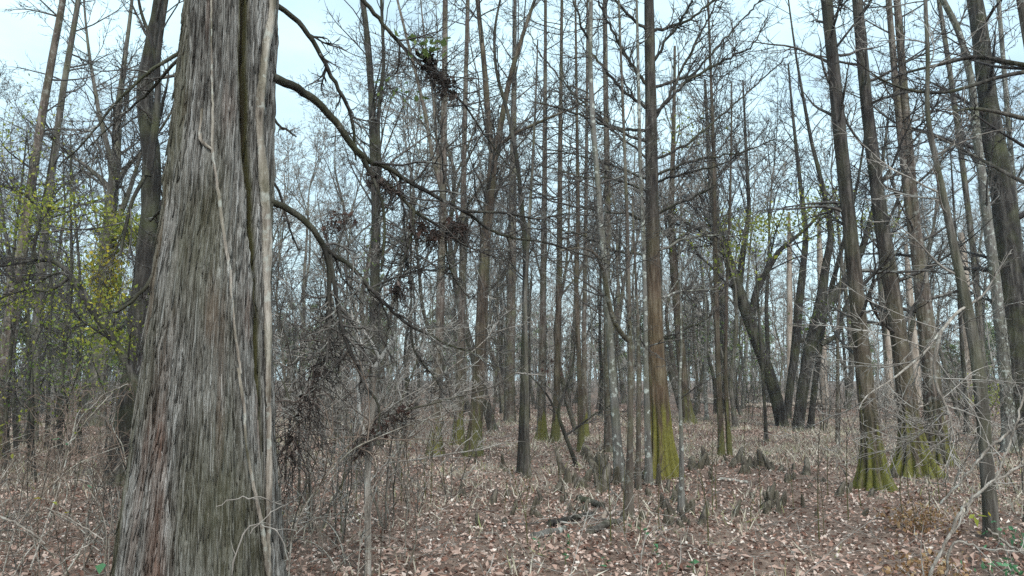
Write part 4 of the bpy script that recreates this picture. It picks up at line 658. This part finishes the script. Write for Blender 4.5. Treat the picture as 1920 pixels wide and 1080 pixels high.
ks(16, 1055, 1130, 872, 915, 1.05, KA); ks(6, 1085, 1110, 850, 868, .9, KA); ks(5, 1135, 1175, 885, 915, .9); ks(6, 1290, 1325, 862, 884, 1., KB); ks(5, 1355, 1400, 870, 897, 1.05, KB); ks(6, 1405, 1440, 868, 884, .9, KB); ks(14, 1415, 1452, 935, 962, .75, KC); ks(5, 1465, 1505, 880, 905, .8)
ks(9, 1220, 1295, 915, 965, .75, KD); ks(14, 985, 1115, 925, 968, .6, KE); ks(3, 940, 960, 860, 880, .8); ks(2, 1020, 1050, 900, 925, 1.); ks(5, 1500, 1600, 890, 950, .7); ks(2, 1655, 1665, 880, 890, .8); ks(8, 1130, 1330, 955, 985, .6); ks(34, 880, 1620, 850, 985, .55); ks(3, 1885, 1915, 960, 1000, .9); ks(5, 850, 1000, 890, 960, .6); ks(5, 1190, 1260, 895, 915, .8, KD)
for k, (x, y, s, lab) in enumerate(spots):
    D = gd(y); X = (x - 960) / FPX * D; o = link('cypress_knee', kn[k % 7]); o.location = (X, D, float(gz(X, D))); o.rotation_euler = (0, 0, rng.uniform(0, 6.28)); o.scale = (s * 1.1 * rng.uniform(.85, 1.35), s * 1.1 * rng.uniform(.85, 1.35), s * rng.uniform(.55, 1.05))
    tag(o, lab, 'tree knee', 'cypress knees')

# fallen wood
def log(p0, p1, r, mat, label, name='fallen_log', lift=.6, tw=0, group=None):
    a = px(*p0, gd(p0[1])); b_ = px(*p1, gd(p1[1])); a[2] = gz(a[0], a[1]) + r * lift; b_[2] = gz(b_[0], b_[1]) + r * lift; n = 8; P = a[None] + (b_ - a)[None] * np.linspace(0, 1, n)[:, None]; P[1:-1] += rng.normal(size=(n - 2, 3)) * r * .35; base = P[0].copy()
    root = thing(name, base, label, 'fallen wood', group); Q, q = resample(P, np.linspace(r, r * .75, n), .08, smooth=1); V, F = trunk_tube(Q, q, 9, (0, .2, 5), int(p0[0]), -50, .15)
    K = len(Q); mb = MB().add(V, F); mb.add(V[:9], np.array([list(range(9))])); mb.add(V[-9:], np.array([list(range(9))])); mb.build('bole', M[mat], root, base)
    if tw: c, rc = grow(Q[None], q[None], tw, .1, 1, 45, 15, .45, 7, .15, .03, .6, .003); e, re_ = grow(c, rc, 4, .2, 1, 45, 15, .5, 4, .15, .0, .6, .0025); MB().add(*tubes(c, rc, 4)).add(*tubes(e, re_, 3)).build('twigs', M['twigpale'], root, base)
log((1108, 998), (1168, 970), .05, 'grey', 'grey broken branch lying against the foot of the thin dark tree', 'fallen_branch', tw=5)
log((1000, 1012), (1058, 992), .046, 'lichen', 'lichened rotting branch half sunk in leaves at the pile edge', 'fallen_branch', tw=4)
log((1030, 985), (1110, 962), .036, 'dark', 'dark mouldering branch across the branch pile', 'fallen_branch', 1.5, 6)
log((1086, 930), (1130, 943), .06, 'dark', 'short black log chunk lying on open leaves', 'fallen_log')
log((1350, 900), (1402, 905), .028, 'whitestem', 'pale stick lying by the stump-like knee', 'fallen_branch')
log((1130, 900), (1168, 935), .012, 'whitestem', 'thin pale stick leaning by the lichen-spotted trunk', 'fallen_branch', 2, 3)
log((1132, 968), (1138, 950), .025, 'pale', 'bright broken stub standing in the branch pile', 'fallen_branch', 2)
log((940, 988), (1070, 972), .008, 'twig', 'long thin dark twig lying over the litter', 'fallen_branch', 3, 4)
log((1690, 890), (1775, 905), .012, 'whitestem', 'thin bleached stick lying behind the ribbed-foot cypress', 'fallen_branch', 2)
log((1280, 722 + 30), (1345, 735 + 25), .14, 'pale', 'slanting pale log beyond the mossy cypress', 'fallen_log')
for k in range(26):
    x = rng.uniform(1270, 1790); y = rng.uniform(747, 768); dx = rng.uniform(25, 90)
    log((x, y), (x + dx, y + rng.uniform(-5, 5)), rng.uniform(.07, .16), 'pale', 'bleached log lying in the clearing beyond the leaning clump', 'fallen_log', rng.uniform(.6, 2.4), 4, 'logs in the clearing')
# suspended pale stick in the middle
P = np.array([px(x, y, D) for x, y, D in [(720, 868, 9.), (780, 862, 9.6), (850, 850, 10.5), (905, 843, 11.3), (965, 822, 12.)]]); Q, q = resample(P, np.array([.012, .012, .011, .009, .005]), .1, smooth=1)
r_ = thing('fallen_branch', P[0], 'long pale bowed stick stretching past the forked grey trunk', 'fallen wood'); MB().add(*tubes(Q, q, 6)).build('stem', M['whitestem'], r_, P[0]); c, rc = grow(Q[None], q[None], 9, .2, 1, 35, 12, .25, 6, .12, .0, .6, .003); MB().add(*tubes(c, rc, 3)).build('twigs', M['twigpale'], r_, P[0])

# bleached brush near the camera
def brush(label, lines, D, leaves=(), name='bleached_branch', mat='whitestem', cat='branch', tw=6):
    b0 = np.array(px(*lines[0][0][:2], D)); b0[2] = 0; root = thing(name, b0, label, cat)
    for ln in lines:
        P = np.array([px(x, y, D + dd) for x, y, wd, dd in ln]); Rr = np.array([rpx(wd * (.78 if D < 4.7 else .6), D) for _, _, wd, _ in ln]); P[1:-1] += rng.normal(size=(len(P) - 2, 3)) * .012; Q, q = resample(P, Rr, .03, smooth=1); Q[1:-1] += rng.normal(size=(len(Q) - 2, 3)) * .004; q *= rng.uniform(.85, 1.15, len(q))
        st = MB().add(*tubes(Q, q, 8)).build('stem', M[mat], root, b0)
        if tw: c, rc = grow(Q[None], q[None], tw, .2, 1, 45, 15, .22, 5, .15, .02, .5, .0012); MB().add(*tubes(c, rc, 3)).build('twigs', M['twigpale'], st, b0)
    for (x, y, dd, s, lm) in leaves: MB().add(*scatter(px(x, y, D + dd)[None], s, .5)).build('leaf', M[lm], root, b0)
brush('bleached forked branch rising over the forest floor with a few yellow-green leaves', [
    [(1700, 1230, 9, 0), (1745, 1062, 8, 0), (1782, 1000, 7, 0), (1805, 950, 7, 0), (1862, 900, 6, 0), (1890, 830, 6, .05), (1912, 765, 5, .1), (1928, 690, 4, .1)],
    [(1762, 946, 5, .2), (1790, 915, 6, .15), (1850, 850, 7, .1), (1890, 812, 6, .1), (1960, 770, 5, 0)],
    [(1786, 1000, 5, 0), (1820, 945, 6, .0), (1850, 915, 6, .05), (1900, 880, 6, .1), (1990, 835, 5, .1)]], 4.6,
    [(1842, 968, .1, .075, 'leafy'), (1828, 978, .1, .07, 'leafy'), (1855, 964, .0, .055, 'yellow'), (1822, 968, .1, .06, 'leafy')])
brush('low bent pale twig branch by the green sprigs', [[(1765, 1220, 6, 0), (1772, 1060, 6, 0), (1785, 1030, 6, 0), (1800, 1018, 6, 0), (1850, 1022, 5, 0), (1930, 1035, 4, 0)], [(1850, 992, 6, -.1), (1880, 1020, 6, 0), (1930, 1050, 6, .1), (1990, 1100, 6, .1)]], 4.4, tw=4)
def tuft(label, x, y, D, n, spread, size, mat, name, cat, stems=0):
    c = px(x, y, D); base = np.array([c[0], c[1], float(gz(c[0], c[1]))]); root = thing(name, base, label, cat)
    p = blob(c, n, spread); p[:, 2] = np.maximum(p[:, 2], base[2] + .01); MB().add(*scatter(p, rng.uniform(.5, 1.3, n) * size, .9)).build('foliage', M[mat], root, base)
    a = rng.uniform(0, 6.28, max(3, stems)); k_ = len(a); P = np.stack([base[None] + np.stack([np.cos(a) * .05, np.sin(a) * .05, -.03 + 0 * a], 1), base[None] + np.stack([np.cos(a) * spread[0], np.sin(a) * spread[0], np.full(k_, (c[2] - base[2]) * .6)], 1), c[None] + np.stack([np.cos(a) * spread[0] * 1.5, np.sin(a) * spread[0] * 1.5, rng.normal(0, spread[2], k_)], 1)], 1)
    for k in range(k_): MB().add(*tubes(P[k], np.array([.005, .004, .002]), 4)).build('stem', M['twigpale'], root, base)
tuft('rust-brown dead fern tuft on the leaves near the ribbed-foot cypress', 1725, 975, 8.2, 420, (.2, .14, .09), .05, 'bracken', 'dead_fern', 'fern', 6)
tuft('rusty crumpled dead fern low beside the bleached forked branch', 1745, 1062, 6.2, 240, (.16, .12, .06), .045, 'bracken', 'dead_fern', 'fern', 5)
tuft('fresh green leafed sprig below the slim kinked tree', 1905, 1010, 6.4, 46, (.11, .08, .06), .055, 'ivy', 'green_sprig', 'plant', 4)
tuft('bluish green low plant beside the bent pale twig branch', 1895, 1062, 6.3, 40, (.16, .1, .03), .06, 'ivy', 'green_sprig', 'plant', 4)
tuft('pale green low bush in the clearing beyond the stout dark trunk', 1888, 742, 30, 500, (.6, .5, .35), .14, 'leafy', 'green_bush', 'shrub', 8)
for k, (x, y) in enumerate([(1184, 995), (1210, 1008), (1068, 1030), (1010, 1036), (1232, 1045), (1135, 1070), (1250, 1075), (1060, 1062), (1300, 1072)]):
    D = gd(y); c = px(x, y, D); c[2] = gz(c[0], c[1]); r_ = thing('green_seedling', c, 'tiny fresh green leaf plant on the brown litter', 'plant', 'tiny green plants')
    for j in range(3): MB().add(*scatter((c + np.array([rng.normal(0, .03), rng.normal(0, .03), .05 + .03 * j]))[None], .07, .5)).build('leaf', M['ivy'], r_, c)
    MB().add(*tubes(np.array([c - [0, 0, .02], c + [0, 0, .12]]), np.array([.003, .002]), 4)).build('stem', M['green'], r_, c)

# briar canes round the foot of the huge trunk
bc = []
for k in range(7):
    n = 9; H = rng.uniform(.6, 1.3); P = [np.array([0, 0, -.05])]; d = norm(np.array([rng.normal(0, .35), rng.normal(0, .35), 1.]))
    for j in range(n): P.append(P[-1] + d * H / 6); d = norm(d + rng.normal(size=3) * .14 + np.array([.07, 0, -.11]))
    Q, q = resample(np.array(P), np.linspace(.007, .0024, n + 1), .05, smooth=1); a, ra = grow(Q[None], q[None], 7, .2, 1, 48, 15, .35, 6, .16, .0, .6, .002); c, rc = grow(a, ra, 3, .2, 1, 48, 15, .5, 4, .16, 0, .6, .0017)
    bc.append(kind_mesh([('stem', MB().add(*tubes(Q, q, 6)), ['vine', 'vine', 'plain'][k % 3]), ('twigs', MB().add(*tubes(a, ra, 3)).add(*tubes(c, rc, 3)), ['twigbrown', 'twig', 'twigbrown'][k % 3])]))
for k in range(170):
    x = rng.uniform(-120, 265) if k < 120 else rng.uniform(505, 800); D = rng.uniform(5.2, 11.5); X = (x - 960) / FPX * D
    place('briar_cane', bc[k % 7], (X, D, float(gz(X, D))), rng.uniform(0, 6.28), rng.uniform(.6, 1.15), 'arching dry cane in the brambles at the side of the huge trunk' if k < 120 else 'arching dry cane on the litter by the whitish sapling', 'bramble', 'dry canes beside the huge trunk' if k < 120 else 'dry canes by the whitish sapling')
brush('long straight tan cane slanting up beside the huge trunk with two pale leaves', [[(95, 930, 6, 0), (110, 880, 6, 0), (128, 835, 6, 0), (160, 790, 5, 0), (212, 735, 4, 0)], [(135, 820, 4, 0), (150, 780, 4, 0), (195, 740, 3, .1), (240, 720, 2, .2)]], 6., [(105, 822, 0, .06, 'ivy'), (128, 833, 0, .06, 'ivy'), (143, 813, 0, .08, 'leafy'), (168, 912, 0, .06, 'ivy')], 'tan_cane', 'vine', 'bramble')
brush('pale zigzag cane bending low at the foot of the huge trunk', [[(60, 1120, 5, 0), (108, 1068, 5, 0), (165, 1020, 4, 0), (192, 1040, 4, 0), (190, 1010, 4, 0), (170, 990, 4, 0), (125, 972, 4, 0), (85, 952, 3, 0)], [(0, 968, 7, 0), (30, 985, 7, 0), (62, 1000, 6, 0), (85, 1020, 4, 0)]], 5.3, [(70, 935, 0, .05, 'yellow'), (103, 945, 0, .045, 'leafy'), (125, 960, 0, .045, 'yellow'), (190, 1068, 0, .1, 'ivy'), (150, 1082, 0, .1, 'ivy'), (62, 915, 0, .05, 'leafy')], 'pale_cane', 'whitestem', 'bramble')
brush('thin grey twigs bent across the lower face of the huge trunk', [[(432, 1110, 4, 0), (440, 1040, 4, 0), (455, 1000, 4, 0), (480, 985, 3, 0), (515, 1000, 3, 0), (540, 1050, 3, .1)], [(405, 950, 2, 0), (440, 938, 3, 0), (490, 932, 3, 0), (530, 950, 3, .2)], [(470, 1000, 3, 0), (500, 960, 3, 0), (540, 945, 2, .2)]], 4.45, (), 'grey_twig', 'twigpale', 'branch')

# ------------------------------------------------------------------ litter, grass
def wedge(n, d0, d1, pw=1.5, margin=1.25):
    u = rng.random(n); a = 2 - pw; D = (d0 ** a + u * (d1 ** a - d0 ** a)) ** (1 / a) if abs(a) > 1e-6 else d0 * (d1 / d0) ** u
    X = rng.uniform(-1, 1, n) * (.675 * D * margin + .6); return X, D
n = 170000; X, D = wedge(n, 3.2, 48, 1.35); p = np.stack([X, D, gz(X, D) + .006 + rng.random(n) * .03], 1)
keep = vnoise(X * .8 + 300, D * .8 + 300, 512, 21) + .35 * rng.random(n) > .18; p = p[keep]; D = D[keep]
o = MB().add(*scatter(p, rng.uniform(.022, .06, len(p)) * (1 + .014 * D), .5, LIT_V, LIT_F)).build('leaf_litter', M['litter'], smooth=False); tag(o, 'thick carpet of dry brown fallen leaves', 'leaf litter', None, 'stuff')
lm_ = []
for k in range(6): lm_.append(MB().add(*scatter(np.zeros((1, 3)), .078, .2)).mesh('fallen_leaf', M['litter'], smooth=False))
X, D = wedge(260, 6.1, 7.4, 1., 1.0)
for x, d in zip(X, D):
    o = link('fallen_leaf', lm_[rng.integers(0, 6)]); o.location = (x, d, float(gz(x, d)) + .045); o.rotation_euler = (rng.normal(0, .3), rng.normal(0, .3), rng.uniform(0, 6.28)); o.scale = (rng.uniform(.9, 1.6),) * 3
    tag(o, 'large curled dry leaf lying on top of the litter', 'leaf', 'large fallen leaves')
BL = np.array([[-.03, 0, 0], [.03, 0, 0], [-.022, .1, .55], [.022, .1, .55], [0, .38, .95]]); BF = np.array([[0, 1, 3], [0, 3, 2], [2, 3, 4]])
nc = 7200; X, D = wedge(nc, 5.5, 36, 1.0)
wgt = np.interp(D, [5, 7, 9, 13, 16, 24, 32, 40], [.04, .08, .3, .6, 1.1, 1.1, .8, .6]) * np.clip(vnoise(X * .45 + 300, D * .45 + 300, 512, 44) * 2.2 - .45, .06, 1.1); k_ = rng.random(nc) < wgt; X, D = X[k_], D[k_]
nb = 14; cx = np.repeat(X, nb) + rng.normal(0, .13, len(X) * nb); cy = np.repeat(D, nb) + rng.normal(0, .13, len(X) * nb); p = np.stack([cx, cy, gz(cx, cy) - .01], 1)
o = MB().add(*scatter(p, rng.uniform(.07, .23, len(p)), .6, BL, BF, zvar=False)).build('dry_grass', M['straw'], smooth=False); tag(o, 'pale dry grass tufts among the leaves', 'grass', None, 'stuff')
# loose twigs strewn on the floor
n = 3000; X, D = wedge(n, 4, 26, 1.3); p0 = np.stack([X, D, gz(X, D) + .03], 1); a = rng.uniform(0, 6.28, n); d = np.stack([np.cos(a), np.sin(a), rng.normal(.1, .3, n)], 1); ln = rng.uniform(.06, .3, n); P = [p0]
for k in range(3): P.append(P[-1] + d * (ln / 1.5)[:, None]); d = d + rng.normal(size=(n, 3)) * .25
o = MB().add(*tubes(np.stack(P, 1), rng.uniform(.0015, .004, (n, 1)) * np.ones((1, 4)), 3)).build('twig_litter', M['twigpale']); tag(o, 'small broken twigs strewn over the leaves', 'twigs', None, 'stuff')

# ------------------------------------------------------------------ far wood that reads as one mass
def far_wood(n, d0, d1, h0, h1, n1, n2, rt_, mat, name, label, rt2, xm=1.5):
    D = np.sqrt(rng.uniform(d0 ** 2, d1 ** 2, n)); X = rng.uniform(-1, 1, n) * .675 * D * xm * .9; H = rng.uniform(h0, h1, n); n_ = 6; t = np.linspace(0, 1, n_)
    P = np.stack([X, D, np.full(n, -.3)], 1)[:, None, :] + t[None, :, None] * np.stack([rng.normal(0, .05, n) * H, rng.normal(0, .05, n) * H, H], 1)[:, None, :]; P[:, 1:, :2] += rng.normal(size=(n, n_ - 1, 2)) * H[:, None, None] * .012
    Rr = (H * rt_)[:, None] * (1.05 - .9 * t)[None] * rng.uniform(.6, 1.4, (n, 1)); mb = MB().add(*tubes(P, Rr, 5)); a, ra = grow(P, Rr, n1, .18, 1, 45, 15, .3, 4, .15, .06, .4, rt2, dec=.4); b_, rb = grow(a, ra, n2, .15, 1, 42, 15, .55, 2, .15, .03, .5, rt2 * .85)
    mb.add(*tubes(a, ra, 3)).add(*tubes(b_, rb, 3)); tag(mb.build(name, M[mat]), label, 'wood', None, 'stuff')
far_wood(470, 78, 165, 8, 17, 13, 6, .008, 'twigpale', 'far_wood', 'grey mass of bare woodland at the far horizon', .026)
far_wood(800, 30, 110, 1.5, 6.5, 6, 4, .005, 'twigpale', 'far_thicket', 'tangled grey brush under the far trees', .012)

# ------------------------------------------------------------------ the damp air of the wood
bx = MB(); lo, hi = np.array([-440, -70, -1.2]), np.array([440, 540, 32.]); v = np.array([[x, y, z] for x in (lo[0], hi[0]) for y in (lo[1], hi[1]) for z in (lo[2], hi[2])])
bx.add(v, np.array([[0, 1, 3, 2], [4, 6, 7, 5], [0, 4, 5, 1], [2, 3, 7, 6], [0, 2, 6, 4], [1, 5, 7, 3]]))
hm = bpy.data.materials.new('haze'); hm.use_nodes = True; ht = hm.node_tree; ht.nodes.remove(ht.nodes['Principled BSDF']); pv = ht.nodes.new('ShaderNodeVolumePrincipled'); pv.inputs['Density'].default_value = .0006; pv.inputs['Color'].default_value = (.86, .9, .93, 1); pv.inputs['Anisotropy'].default_value = .2
ht.links.new(pv.outputs[0], ht.nodes['Material Output'].inputs['Volume']); tag(bx.build('haze', hm, smooth=False), 'thin damp haze in the wood', None, None, 'stuff')
